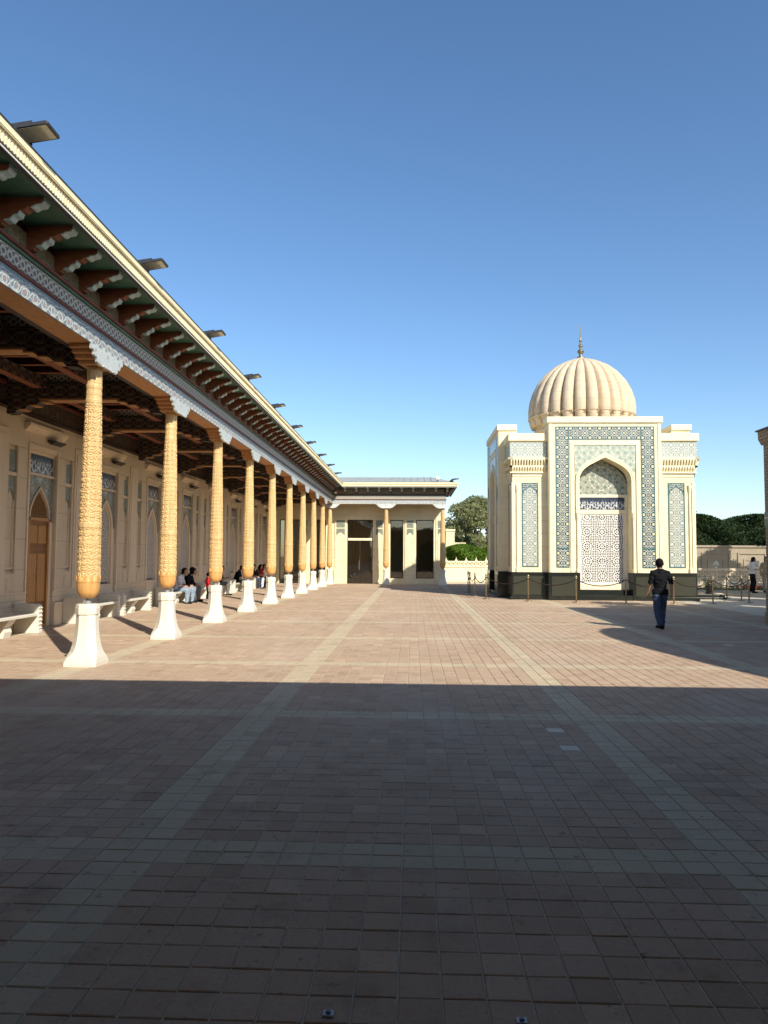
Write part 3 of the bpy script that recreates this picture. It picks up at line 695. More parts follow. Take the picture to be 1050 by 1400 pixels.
def in_arch(x, z, w, zs, za):
    if z < zs: return abs(x) <= w
    L = arch(w, zs, za, 14); 
    for k in range(14):
        if L[k][1] <= z <= L[k + 1][1]:
            t = (z - L[k][1]) / max(1e-6, L[k + 1][1] - L[k][1]); return abs(x) <= -(L[k][0] + (L[k + 1][0] - L[k][0]) * t)
    return False
def lattice(w, z0, zs, za, p, bw, xa, xb, n=8):
    """pierced screen: interlaced rings and diagonal bars clipped to an arched opening"""
    mb = MB()
    def bar(a, b, wd):
        d = Vector((b[0] - a[0], b[1] - a[1])); L = d.length
        if L < 1e-5: return
        d /= L; nn = Vector((-d.y, d.x)) * wd / 2
        mb.prism([(a[0] - nn.x, a[1] - nn.y), (b[0] - nn.x, b[1] - nn.y), (b[0] + nn.x, b[1] + nn.y), (a[0] + nn.x, a[1] + nn.y)], 'x', xa, xb)
    nz = int((za - z0) / p) + 1; nx = int(w / p) + 1
    for i in range(-nx, nx + 1):
        for j in range(nz + 1):
            cx, cz = i * p, z0 + (j + 0.5) * p
            for k in range(n):
                for rr in (0.5, 0.27):
                    a0, a1 = 2 * math.pi * k / n, 2 * math.pi * (k + 1) / n
                    P, Q = (cx + p * rr * math.cos(a0), cz + p * rr * math.sin(a0)), (cx + p * rr * math.cos(a1), cz + p * rr * math.sin(a1))
                    if in_arch(*P, w, zs, za) and in_arch(*Q, w, zs, za) and min(P[1], Q[1]) >= z0: bar(P, Q, bw)
                a0 = 2 * math.pi * (k + 0.5) / n
                P, Q = (cx + p * 0.25 * math.cos(a0), cz + p * 0.25 * math.sin(a0)), (cx + p * 0.62 * math.cos(a0), cz + p * 0.62 * math.sin(a0))
                if in_arch(*P, w, zs, za) and in_arch(*Q, w, zs, za) and min(P[1], Q[1]) >= z0: bar(P, Q, bw)
    return mb
lat_me = lattice(0.36, 0.95, 2.55, 3.20, 0.18, 0.024, -0.15, -0.12).mesh('lattice'); lat_me.materials.append(M['lattice_grey'])
A_m = arch(0.42, 2.55, 3.28)
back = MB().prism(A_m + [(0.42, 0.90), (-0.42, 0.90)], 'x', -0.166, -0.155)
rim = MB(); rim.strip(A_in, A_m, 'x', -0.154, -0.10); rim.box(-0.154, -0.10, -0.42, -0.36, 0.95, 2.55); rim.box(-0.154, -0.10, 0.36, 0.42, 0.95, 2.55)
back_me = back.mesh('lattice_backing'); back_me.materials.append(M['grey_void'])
rim_me = rim.mesh('lattice_rim'); rim_me.materials.append(M['wall_trim'])
def inst(name, me, parent, loc=None, rz=0):
    o = bpy.data.objects.new(name, me); COL.objects.link(o); o.parent = parent
    if loc is not None:
        o.matrix_parent_inverse = W(parent).inverted(); o.location = loc
    o.rotation_euler.z = rz
    return o
# narrow tile pairs
st1 = MB().box(-0.07, -0.045, -0.155, 0.155, 3.62, 4.10).mesh('star_tile', (0, 3.86)); st1.materials.append(M['wall_star'])
st2 = MB().prism([(-0.155, 3.50), (-0.155, 2.98), (-0.10, 3.08), (-0.05, 3.16), (0, 3.24), (0.05, 3.16), (0.10, 3.08), (0.155, 2.98), (0.155, 3.50)], 'x', -0.07, -0.045).mesh('star_tile', (0, 3.4)); st2.materials.append(M['wall_star'])
fld = MB(); fld.box(-0.0745, -0.04, -0.155, 0.155, 1.42, 1.46); fld.box(-0.0745, -0.04, -0.155, -0.125, 1.46, 2.95); fld.box(-0.0745, -0.04, 0.125, 0.155, 1.46, 2.95); fld.box(-0.0745, -0.02, -0.178, 0.178, 3.52, 3.60)
fld_me = fld.mesh('panel_frame'); fld_me.materials.append(M['wall_trim'])
for k, ny in enumerate(NY):
    loc = (XW, ny, 0)
    if k == 2:
        d = inst('doorway', nsd_me, gal, loc)
        d['label'] = 'carved brown wooden door under a pierced pointed arch'
        inst('script_panel', scr_me, d); inst('spandrel', spn_me, d)
        lob('door_frame', MB().box(-0.165, -0.05, -0.50, -0.43, 0, 2.56).box(-0.165, -0.05, 0.43, 0.50, 0, 2.56).box(-0.165, -0.045, -0.50, 0.50, 2.56, 2.64).box(-0.165, -0.05, -0.43, 0.43, 0.0, 0.05), 'door_frame', d)
        lob('door_leaf', MB().box(-0.165, -0.10, -0.43, 0.43, 0.05, 2.56), 'door_dark', d)
        for ya in (-0.40, 0.03):
            for z0, z1 in ((0.12, 0.42), (0.62, 1.78), (2.02, 2.46)):
                lob('carved_panel', MB().cbox(-0.16, -0.085, ya, ya + 0.37, z0, z1, 0.012), 'door_wood', d)
            for zz in (0.52, 1.90):
                for q in range(3):
                    lob('boss', MB().ell((-0.10, ya + 0.06 + 0.125 * q, zz), (0.02, 0.028, 0.028), 10, 6), 'door_frame', d)
        lob('handle', MB().tube([(-0.08, -0.03, 1.10), (-0.05, -0.03, 1.14), (-0.05, -0.03, 1.24), (-0.08, -0.03, 1.28)], 0.009), 'brass', d)
        lob('arch_lattice', lattice(0.44, 2.66, 2.66, 3.28, 0.14, 0.022, -0.13, -0.10), 'door_frame', d)
        lob('lattice_backing', MB().prism(arch(0.47, 2.64, 3.34) , 'x', -0.166, -0.16), 'dark_void', d)
    else:
        n = inst('arched_niche', nsur_me, gal, loc)
        inst('script_panel', scr_me, n); inst('spandrel', spn_me, n); inst('lattice', lat_me, n); inst('lattice_backing', back_me, n); inst('lattice_rim', rim_me, n)
    for sg in (-1, 1):
        p = inst('pilaster_panel', fld_me, gal, (XW, ny + sg * 1.35, 0))
        inst('star_tile', st1, p); inst('star_tile', st2, p)

# ceiling, cross beams, frieze ----------------------------------------
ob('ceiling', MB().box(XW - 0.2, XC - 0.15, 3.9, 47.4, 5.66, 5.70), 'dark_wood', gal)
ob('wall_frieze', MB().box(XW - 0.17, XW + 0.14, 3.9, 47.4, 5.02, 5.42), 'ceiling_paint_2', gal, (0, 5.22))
ob('frieze_moulding', MB().box(XW - 0.17, XW + 0.18, 3.9, 47.4, 4.97, 5.018), 'dark_wood', gal, bevel=0.01)
ob('frieze_cornice', MB().box(XW - 0.17, XW + 0.20, 3.9, 47.4, 5.422, 5.50), 'red_paint', gal, bevel=0.015)
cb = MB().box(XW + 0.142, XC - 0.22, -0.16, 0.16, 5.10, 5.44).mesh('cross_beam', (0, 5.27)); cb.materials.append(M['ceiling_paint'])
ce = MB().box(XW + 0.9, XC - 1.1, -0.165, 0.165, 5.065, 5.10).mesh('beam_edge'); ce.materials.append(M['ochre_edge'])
def corbel(x, sg):
    P = [(x, 5.099), (x + sg * 0.98, 5.099), (x + sg * 0.90, 5.05), (x + sg * 0.74, 5.04), (x + sg * 0.66, 4.98), (x + sg * 0.48, 4.965), (x + sg * 0.40, 4.89), (x + sg * 0.24, 4.87), (x + sg * 0.18, 4.80), (x, 4.79)]
    return P if sg > 0 else P[::-1]
ccs = [MB().prism(corbel(x_, s_), 'y', -0.13, 0.13).mesh('beam_corbel', (0, 5.0)) for x_, s_ in ((XC - 0.23, -1), (XW + 0.19, 1))]
for c_ in ccs: c_.materials.append(M['ceiling_paint'])
cts = []
for x, sg in ((XC - 0.23, -1), (XW + 0.19, 1)):
    for dx, z in ((0.90, 5.045), (0.66, 4.975), (0.40, 4.885)):
        a, b = sorted((x + sg * (dx - 0.15), x + sg * (dx + 0.01))); t_ = MB().box(a, b, -0.135, 0.135, z - 0.02, z + 0.005).mesh('corbel_tip'); t_.materials.append(M['ochre_edge']); cts.append(t_)
ml = MB().box(XW + 0.142, XC - 0.22, -0.10, 0.10, 5.442, 5.655).mesh('beam_rail', (0, 5.55)); ml.materials.append(M['white_band'])
for y in COLY:
    b = inst('cross_beam', cb, gal, (0, y, 0))
    inst('beam_edge', ce, b); inst('beam_corbel', ccs[0], b); inst('beam_corbel', ccs[1], b); [inst('corbel_tip', t_, b) for t_ in cts]; inst('beam_rail', ml, b)
jo = MB().box(XW + 0.21, XC - 0.22, -0.05, 0.05, 5.54, 5.655).mesh('joist'); jo.materials.append(M['dark_wood'])
je = MB().box(XW + 0.21, XC - 0.22, -0.052, 0.052, 5.53, 5.54).mesh('joist_edge'); je.materials.append(M['bracket'])
for y in COLY[:-1]:
    for q in range(1, 6):
        j = inst('joist', jo, gal, (0, y + S * q / 6, 0)); inst('joist_edge', je, j)
for x in (XC - 1.5, XC - 2.75):
    for y in COLY[:-1]:
        b = ob('long_beam', MB().box(x - 0.09, x + 0.09, y + 0.165, y + S - 0.165, 5.30, 5.528), 'ceiling_paint', gal, (0, 5.414))
        ob('beam_edge', MB().box(x - 0.093, x + 0.093, y + 0.4, y + S - 0.4, 5.275, 5.299), 'bracket', b)
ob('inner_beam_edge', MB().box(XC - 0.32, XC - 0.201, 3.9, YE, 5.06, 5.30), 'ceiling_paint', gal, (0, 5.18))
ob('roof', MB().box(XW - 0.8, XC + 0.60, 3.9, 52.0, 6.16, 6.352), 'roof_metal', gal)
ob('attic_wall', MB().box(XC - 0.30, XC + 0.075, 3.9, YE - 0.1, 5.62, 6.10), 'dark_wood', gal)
# outer face of the gallery toward the entrance building
ob('end_wall', MB().box(XW - 0.55, XC + 0.1, 3.5, 3.88, -0.02, 6.15), 'wall', gal)

# ------------------------------------------------------------------ glazed wing across the end
YWF = 47.6
wing = thing('glazed_wing', 'low cream wing with dark glazed bays behind three carved columns', 'building', (-1.7, 49, 0))
eave(wmap, lambda t: XC + t + 0.002, lambda t: XR + t, wing, [XC + 0.98 + 0.71 * k for k in range(10)], False)
eave(rmap, lambda t: YE - t + 0.915 * 0 + 0.003, lambda t: 53.0, wing, [YE + 0.5 + 0.77 * k for k in range(8)], True)
WCX = [-5.2, -1.65, 1.9]
for x in WCX: column(x, YE, wing, -math.pi / 2, x > 1)
mb = MB()
ZT = 4.12
glass = [(-4.2, -2.55, 0.02), (-1.42, -0.58, 0.36), (0.24, 1.37, 0.36), (-8.6, -7.3, 0.02), (-6.6, -5.6, 0.36)]
edges = sorted(glass)
x = XW
for a, b, z0 in edges:
    mb.box(x, a, YWF, YWF + 0.35, -0.02, 5.62)
    mb.box(a, b, YWF, YWF + 0.35, ZT, 5.62)
    if z0 > 0.1: mb.box(a, b, YWF, YWF + 0.35, -0.02, z0)
    x = b
mb.box(x, XR + 0.16, YWF, YWF + 0.35, -0.02, 5.62)
mb.box(XR - 0.19, XR + 0.16, YWF + 0.351, 53.0, -0.02, 5.62)
ob('wall', mb, 'cream', wing)
ob('wing_ceiling', MB().box(XC - 0.1, XR + 0.15, YE - 0.1, 53, 5.64, 5.68), 'dark_wood', wing)
ob('floor_inside', MB().box(XW, XR - 0.2, YWF + 0.36, 53, -0.05, 0.006), 'marble', wing)
ob('rear_wall', MB().box(XW, XR - 0.2, 51.4, 51.7, -0.02, 5.62), 'wall', wing)
for x_ in (-6.2, -3.05, -0.95, 0.85): ob('inner_panel', MB().prism([(x_ + a_, b_) for a_, b_ in arch(0.42, 2.1, 2.8)] + [(x_ + 0.42, 0.9), (x_ - 0.42, 0.9)], 'y', 51.33, 51.399), 'lattice_grey', wing)
for a, b, z0 in glass:
    w = ob('window', MB().box(a, a + 0.05, YWF + 0.08, YWF + 0.14, z0, ZT).box(b - 0.05, b, YWF + 0.08, YWF + 0.14, z0, ZT).box(a + 0.05, b - 0.05, YWF + 0.08, YWF + 0.14, ZT - 0.05, ZT).box(a + 0.05, b - 0.05, YWF + 0.08, YWF + 0.14, z0, z0 + 0.05), 'dark_wood', wing)
    if a == -4.2:
        ob('pane', MB().box(a + 0.05, b - 0.05, YWF + 0.10, YWF + 0.11, 2.93, ZT - 0.05), 'glass', w)
        ob('transom', MB().box(a + 0.05, b - 0.05, YWF + 0.02, YWF + 0.15, 2.78, 2.93), 'cream_plain', w)
        ob('pane', MB().box(a + 0.05, (a + b) / 2 - 0.03, YWF + 0.10, YWF + 0.11, 0.07, 2.78), 'glass', w)
        ob('pane', MB().box((a + b) / 2 + 0.03, b - 0.05, YWF + 0.10, YWF + 0.11, 0.07, 2.78), 'glass', w)
        ob('mullion', MB().box((a + b) / 2 - 0.03, (a + b) / 2 + 0.03, YWF + 0.07, YWF + 0.15, 0.05, 2.78), 'dark_wood', w)
        ob('handle', MB().box((a + b) / 2 - 0.06, (a + b) / 2 - 0.04, YWF + 0.03, YWF + 0.05, 0.9, 1.5), 'metal_grey', w)
    else:
        ob('pane', MB().box(a + 0.05, b - 0.05, YWF + 0.10, YWF + 0.11, z0 + 0.05, ZT - 0.05), 'glass', w)
for a, b in ((-5.02, -4.24), (-2.47, -1.79), (-0.48, 0.19), (1.52, 2.04), (-7.22, -6.68)):
    c = (a + b) / 2
    p = ob('pilaster', MB().box(a, b, YWF - 0.06, YWF - 0.001, 0, 4.22).box(a - 0.02, b + 0.02, YWF - 0.075, YWF - 0.061, 0, 0.86).box(a - 0.02, b + 0.02, YWF - 0.085, YWF - 0.0755, 0.86, 0.92), 'cream', wing, bevel=0.006)
    ob('sunk_panel', MB().box(a + 0.10, a + 0.13, YWF - 0.085, YWF - 0.061, 1.02, 3.0).box(b - 0.13, b - 0.10, YWF - 0.085, YWF - 0.061, 1.02, 3.0).box(a + 0.13, b - 0.13, YWF - 0.085, YWF - 0.061, 1.02, 1.05).box(a + 0.13, b - 0.13, YWF - 0.085, YWF - 0.061, 1.44, 1.47), 'cream_plain', p)
    ob('star_tile', MB().box(a + 0.12, b - 0.12, YWF - 0.078, YWF - 0.061, 3.62, 4.08), 'wall_star', p, (c, 3.85))
    h = (b - a) / 2 - 0.12
    ob('star_tile', MB().prism([(c - h, 3.54), (c - h, 3.10), (c - h * 0.4, 3.26), (c, 3.32), (c + h * 0.4, 3.26), (c + h, 3.10), (c + h, 3.54)], 'y', YWF - 0.078, YWF - 0.061), 'wall_star', p, (c, 3.4))
    ob('pointed_arch', MB().strip([(c + x, z) for x, z in arch(h * 0.75, 2.75, 3.10, 6)], [(c + x, z) for x, z in arch(h, 2.75, 3.24, 6)], 'y', YWF - 0.08, YWF - 0.061), 'cream_plain', p)
# low pitched metal roof of the wing
rf = MB()
rf.add([(-4.9, YE - 0.75, 6.36), (2.75, YE - 0.75, 6.36), (1.3, 49.6, 7.1), (-4.9, 49.6, 7.1), (-4.9, 53.6, 6.36), (2.75, 53.6, 6.36)], [(0, 1, 2, 3), (3, 2, 5, 4), (1, 5, 2)])
r_ = ob('roof', rf, 'roof_metal', wing)
for k in range(16):
    x = -4.7 + 0.42 * k; t = min(1, max(0, (2.75 - x) / 1.45))
    ob('roof_seam', MB().add([(x - 0.012, YE - 0.74, 6.37), (x + 0.012, YE - 0.74, 6.37), (x + 0.012, YE - 0.74 + 3.94 * t, 6.372 + 0.735 * t), (x - 0.012, YE - 0.74 + 3.94 * t, 6.372 + 0.735 * t), (x, YE - 0.74, 6.40), (x, YE - 0.74 + 3.94 * t, 6.40 + 0.735 * t)], [(0, 4, 5, 3), (1, 2, 5, 4), (0, 1, 4), (2, 3, 5)]), 'roof_metal', r_)
# ------------------------------------------------------------------ domed mausoleum
MX, MY, HB, HP, PW = 7.99, 35.05, 3.78, 4.18, 2.32     # centre, wing half size, portal half size, portal half width
Z0 = 1.14
def plinth_mb():
    mb = MB(); q = HB - 0.75; mb.box(-q, q, -q, q, 0.0, Z0 - 0.002)
    for sx in (-1, 1):
        for sy in (-1, 1):
            a, b = sorted((sx * 1.25, sx * (HB + 0.05))); c, d = sorted((sy * 1.25, sy * (HB + 0.05))); mb.box(a, b, c, d, 0.0, Z0 - 0.0015)
            a, b = sorted((sx * 1.25, sx * (HB + 0.12))); c, d = sorted((sy * 1.25, sy * (HB + 0.12))); mb.box(a, b, c, d, 0.0, 0.14)
    return mb
mau = thing('domed_mausoleum', 'cream stone mausoleum with ribbed dome, tiled portal and black granite plinth', 'mausoleum', (MX, MY, 0))
core = MB(); q_ = HB - 0.75; core.box(-q_, q_, -q_, q_, Z0, 6.60)
for sx in (-1, 1):
    for sy in (-1, 1):
        a, b = sorted((sx * 1.25, sx * HB)); c, d = sorted((sy * 1.25, sy * HB)); core.box(a, b, c, d, Z0 + 0.001, 6.599)
lob('body', core, 'cream', mau)
lob('plinth', plinth_mb(), 'granite', mau, bevel=0.012)
lob('parapet', MB().box(-HB - 0.18, HB + 0.18, -HB - 0.18, HB + 0.18, 6.66, 6.98).box(-HB - 0.10, HB + 0.10, -HB - 0.10, HB + 0.10, 6.60, 6.66), 'cream_plain', mau, bevel=0.015)

def facade():
    """one of four like sides, facing -Y: returns (name, mesh, mat, children) tuples"""
    F = []
    YF, YB = -HP, -HB + 0.4
    WO, ZS, ZA = 1.07, 4.95, 5.93          # opening half width, spring, apex
    A = arch(WO, ZS, ZA, 12)
    p = MB()
    p.box(-PW, -1.30, YF, YB, Z0, 7.38); p.box(1.30, PW, YF, YB, Z0, 7.38)
    p.box(-1.30, 1.30, YF, YB, 6.10, 7.38)
    p.box(-1.30, -WO, YF + 0.02, YB, Z0, ZS); p.box(WO, 1.30, YF + 0.02, YB, Z0, ZS)
    T = [(-1.30, ZS)] + [(x * 1.215, 6.10) for x, z in A[1:-1]] + [(1.30, ZS)]
    p.strip(A, [(max(-1.3, min(1.3, x * 1.6)), 6.10) for x, z in A], 'y', YF + 0.02, YB)
    p.prism([(-1.3, ZS), (-WO, ZS), (-1.3, 6.10)], 'y', YF + 0.021, YB); p.prism([(WO, ZS), (1.3, ZS), (1.3, 6.10)], 'y', YF + 0.021, YB)
    F.append(('portal', p, 'cream', 0.0))
    F.append(('portal_cap', MB().box(-PW - 0.07, PW + 0.07, YF - 0.07, YB, 7.38, 7.63).box(-PW - 0.03, PW + 0.03, YF - 0.03, YB, 7.34, 7.379), 'cream_plain', 0.012))
    for q0 in (-PW + 0.03, PW - 0.14): F.append(('portal_edge', MB().box(q0, q0 + 0.11, YF - 0.03, YF - 0.001, Z0, 7.33), 'cream_plain', 0.008))
    # navy tile border
    e = 0.012
    F.append(('tile_border', MB().box(-2.0, -1.52, YF - e, YF - 0.001, 2.16, 7.19), 'tile_border', 0, (-1.76, 7.19 - 0.24)))
    F.append(('tile_border', MB().box(1.52, 2.0, YF - e, YF - 0.001, 2.16, 7.19), 'tile_border', 0, (1.76, 7.19 - 0.24)))
    F.append(('tile_border', MB().box(-1.52, 1.52, YF - e, YF - 0.001, 6.71, 7.19), 'tile_border', 0, (0, 6.95)))
    for sx in (-1, 1):
        a, b = sorted((sx * 1.52, sx * 2.0))
        F.append(('border_foot', MB().box(a, b, YF - e, YF - 0.001, 1.38, 2.10), 'tile_border', 0, (sx * 1.76, 1.74)))
    g = MB()
    for x in (-2.03, -1.52, 1.48, 2.0):
        g.box(x, x + 0.035, YF - 0.022, YF - 0.0005, 1.36, 7.22)
    for x0, x1 in ((-1.995, -1.52), (1.515, 2.0)):
        g.box(x0, x1, YF - 0.021, YF - 0.0005, 2.10, 2.16); g.box(x0, x1, YF - 0.021, YF - 0.0005, 1.345, 1.38)
    g.box(-2.03, 2.035, YF - 0.0215, YF - 0.0005, 7.19, 7.222); g.box(-1.485, 1.48, YF - 0.0205, YF - 0.0005, 6.675, 6.71)
    F.append(('glazed_edging', g, 'tile_edge', 0))
    # moulded frame inside the border
    F.append(('inner_frame', MB().box(-1.44, -1.27, YF - 0.035, YF - 0.001, Z0, 6.60).box(1.27, 1.44, YF - 0.035, YF - 0.001, Z0, 6.60).box(-1.27, 1.27, YF - 0.035, YF - 0.001, 6.44, 6.60), 'cream_plain', 0.01))
    # spandrel tile above the arch
    O = arch(1.22, ZS, 6.13, 12)
    s = MB(); s.strip(O, [(max(-1.265, min(1.265, x * 1.6)), 6.435) for x, z in O], 'y', YF - 0.006, YF + 0.018)
    F.append(('spandrel_tile', s, 'spandrel', 0))
    # carved arch moulding with a beaded edge, running down to small columns
    mlt = MB(); mlt.strip(A, O, 'y', YF - 0.045, YF + 0.019)
    mlt.box(-1.22, -WO, YF - 0.045, YF + 0.019, 3.62, ZS); mlt.box(WO, 1.22, YF - 0.045, YF + 0.019, 3.62, ZS)
    F.append(('arch_moulding', mlt, 'cream_plain', 0))
    bd = MB(); mid = arch(1.145, ZS, 6.03, 30)
    path = [(-1.145, 3.7 + 0.055 * k) for k in range(23)] + mid[1:-1:1] + [(1.145, 3.7 + 0.055 * k) for k in range(23)]
    for x, z in path: bd.box(x - 0.016, x + 0.016, YF - 0.062, YF - 0.044, z - 0.016, z + 0.016)
    F.append(('beading', bd, 'cream_plain', 0))
    for sx in (-1, 1):
        c = MB().lathe([(0.08, Z0), (0.08, 1.24), (0.06, 1.28), (0.052, 1.4), (0.05, 3.3), (0.06, 3.36), (0.075, 3.45), (0.085, 3.60), (0.085, 3.62)], 14, sx * 1.145, YF - 0.01)
        F.append(('colonnette', c, 'cream_plain', 0))
    # recess: tympanum, script band, lattice, sill
    YR = YF + 0.62
    F.append(('tympanum', MB().prism(arch(WO + 0.02, ZS - 0.30, ZA + 0.02, 12)[::1] + [(WO + 0.02, 4.38), (-WO - 0.02, 4.38)], 'y', YR, YR + 0.05), 'tympanum', 0, (0, 5.1)))
    F.append(('recess_frame', MB().box(-WO, WO, YR - 0.03, YR + 0.05, 4.30, 4.42).box(-WO, WO, YR - 0.05, YR + 0.05, 3.60, 3.78).box(-WO, -0.94, YR - 0.03, YR + 0.05, 0.45, 3.60).box(0.94, WO, YR - 0.03, YR + 0.05, 0.45, 3.60).box(-WO, WO, YR - 0.12, YR + 0.05, 0.42, 0.66).box(-WO, -0.96, YR - 0.025, YR + 0.05, 3.78, 4.30).box(0.96, WO, YR - 0.025, YR + 0.05, 3.78, 4.30), 'cream_plain', 0.008))
    F.append(('script_band', MB().box(-0.96, 0.96, YR - 0.012, YR + 0.04, 3.78, 4.30), 'script', 0, (0, 4.04)))
    F.append(('dark_backing', MB().box(-0.94, 0.94, YR + 0.06, YR + 0.10, 0.66, 3.60), 'dark_void', 0))
    l = lattice_y(0.94, 0.66, 3.60, 0.62, 0.033, YR - 0.01, YR + 0.03)
    F.append(('lattice_screen', l, 'lattice_white', 0))
    # granite foot of the portal with proud panels
    F.append(('portal_plinth', MB().box(-PW - 0.05, -WO, YF - 0.05, YB, 0, Z0 - 0.001).box(WO, PW + 0.05, YF - 0.05, YB, 0, Z0 - 0.001).box(-WO, WO, YF + 0.40, YB, 0, 0.42).box(-WO, WO, YF - 0.03, YF + 0.40, 0.0, 0.20), 'granite', 0.01))
    for q0, q1 in ((-PW + 0.08, -WO - 0.12), (WO + 0.12, PW - 0.08)): F.append(('granite_panel', MB().box(q0, q1, YF - 0.065, YF - 0.051, 0.18, 0.98), 'granite_pl', 0))
    # the two wings of this side
    for sx in (-1, 1):
        x0, x1 = PW, HB
        def bx(a, b, y0, y1, z0, z1):
            q0, q1 = sorted((sx * a, sx * b)); return (q0, q1, y0, y1, z0, z1)
        Y = -HB
        F.append(('wing_panel', MB().box(*bx(x0 + 0.42, x1 - 0.44, Y - 0.012, Y - 0.001, 1.40, 4.86)), 'tile_panel', 0, (sx * (x0 + x1) / 2, 1.68)))
        wt = MB(); a, b = x0 + 0.38, x1 - 0.40
        wt.box(*bx(a, a + 0.04, Y - 0.025, Y - 0.001, 1.36, 4.90)); wt.box(*bx(b - 0.04, b, Y - 0.025, Y - 0.001, 1.36, 4.90))
        wt.box(*bx(a + 0.04, b - 0.04, Y - 0.025, Y - 0.001, 4.86, 4.90)); wt.box(*bx(a + 0.04, b - 0.04, Y - 0.025, Y - 0.001, 1.36, 1.40))
        c = (a + b) / 2; h = (b - a) / 2 - 0.04
        A2 = arch(h, 4.30, 4.74, 8); wt.strip([(sx * c + x, z) for x, z in A2], [(sx * c + x * 1.0, z + 0.05) for x, z in A2], 'y', Y - 0.022, Y - 0.012)
        F.append(('panel_edging', wt, 'tile_edge', 0))
        sp = MB(); sp.strip([(sx * c + x, z + 0.05) for x, z in A2], [(sx * c + x, 4.86) for x, z in A2], 'y', Y - 0.017, Y - 0.0122)
        F.append(('panel_spandrel', sp, 'tile_border', 0, (sx * c, 4.75)))
        cl = MB().lathe([(0.075, Z0), (0.075, 1.3), (0.055, 1.36), (0.05, 1.5), (0.048, 4.5), (0.06, 4.56), (0.08, 4.72), (0.085, 4.80), (0.05, 4.81)], 14, sx * (HB - 0.20), Y - 0.02)
        F.append(('colonnette', cl, 'cream_plain', 0))
        F.append(('corner_pier', MB().box(*bx(HB - 0.11, HB + 0.03, Y - 0.04, Y + 0.11, Z0, 4.92)), 'cream_plain', 0.01))
        # stepped cornice of small corbels
        cn = MB()
        for r, (z0, z1, d) in enumerate(((5.16, 5.30, 0.03), (5.30, 5.36, 0.10), (5.56, 5.62, 0.12), (5.86, 5.97, 0.20))):
            cn.box(*bx(x0 + 0.001, x1 + d, Y - d, Y - 0.0005, z0, z1))
        F.append(('cornice', cn, 'cream_plain', 0))
        ck = MB()
        for r, (z0, z1, d) in enumerate(((5.36, 5.56, 0.06), (5.62, 5.86, 0.13))):
            n = 13
            for k in range(n):
                x = x0 + 0.06 + (x1 + d - x0 - 0.08) * (k + 0.5) / n
                ck.prism([(Y - d + 0.02, z0), (Y - d - 0.06, z1 - 0.06), (Y - d - 0.06, z1), (Y - 0.001, z1), (Y - 0.001, z0)], 'x', sx * x - 0.032, sx * x + 0.032)
        F.append(('corbels', ck, 'cream_plain', 0))
        F.append(('tile_frieze', MB().box(*bx(x0 + 0.04, x1 + 0.10, Y - 0.105, Y - 0.001, 5.975, 6.598)), 'tile_frieze', 0, (sx * (x0 + 0.3), 6.285)))
        F.append(('granite_panel', MB().box(*bx(x0 + 0.12, x1 - 0.02, Y - 0.065, Y - 0.051, 0.20, 0.98)), 'granite_pl', 0))
    return F
def lattice_y(w, z0, z1, p, bw, ya, yb):
    """pierced screen: small square holes, and rings of slots round each rosette, cut cell by cell"""
    mb = MB(); c = 0.0235; nx, nz = int(2 * w / c), int((z1 - z0) / c)
    def solid(i, j):
        if i < 2 or i >= nx - 2 or j < 2 or j >= nz - 2: return True
        x, z = -w + (i + 0.5) * c, z0 + (j + 0.5) * c
        dx = (x / p + 0.5) % 1 - 0.5; dz = ((z - z0 - 0.33) / p + 0.5) % 1 - 0.5
        r = math.hypot(dx, dz) * p; a = math.atan2(dz, dx)
        if r < 0.255:
            s8 = abs(((a / (math.pi / 8)) % 1) - 0.5) < 0.33
            if 0.175 < r < 0.235: return not s8
            if 0.07 < r < 0.135: return not (abs(((a / (math.pi / 4) + 0.5) % 1) - 0.5) < 0.34)
            return r > 0.03
        return not (i % 3 != 2 and j % 3 != 2)
    for j in range(nz):
        i = 0
        while i < nx:
            if solid(i, j):
                k = i
                while k < nx and solid(k, j): k += 1
                mb.box(-w + i * c, -w + k * c, ya, yb, z0 + j * c, z0 + (j + 1) * c + 0.0002); i = k
            else: i += 1
    return mb
fac = facade()
for side in range(4):
    for t in fac if side == 0 else fac:
        name, mb, mat, bv = t[:4]
        if side == 0:
            me = mb.mesh(name, t[4] if len(t) > 4 else (0, 0)); me.materials.append(M[mat]); facade.__dict__.setdefault('me', []).append(me)
for side in range(4):
    for t, me in zip(fac, facade.me):
        if side in (1, 2) and t[0] in ('lattice_screen', 'beading', 'corbels'): continue   # rear sides, out of sight
        o = lob(t[0], me, None, mau, rz=-side * math.pi / 2, bevel=t[3])
        if t[0] in ('beading', 'corbels'): o['kind'] = 'stuff'

# dome: drum, solid core and 24 gadroon ribs, each a part
NR = 26
DP = [(0.955 * r_, z_) for r_, z_ in [(2.36, 7.90), (2.41, 8.05), (2.46, 8.35), (2.47, 8.70), (2.42, 9.10), (2.28, 9.55), (2.05, 10.0), (1.73, 10.40), (1.31, 10.75), (0.84, 11.0), (0.42, 11.15), (0.15, 11.24)]]
lob('drum', MB().lathe([(2.14, 6.90), (2.14, 7.55), (2.22, 7.60), (2.22, 7.68), (2.12, 7.72), (2.12, 7.90)], 64), 'dome', mau)
dome = lob('dome', MB().lathe([(r * 0.93, z) for r, z in DP], 64), 'dome', mau)
def smooth_prof(P, n):
    r = np.array(P); t = np.linspace(0, len(P) - 1, n); k = np.arange(len(P))
    return [(float(np.interp(x, k, r[:, 0])), float(np.interp(x, k, r[:, 1]))) for x in t]
rib = MB(); PR = smooth_prof(DP, 34); NA = 9; v = []; f = []
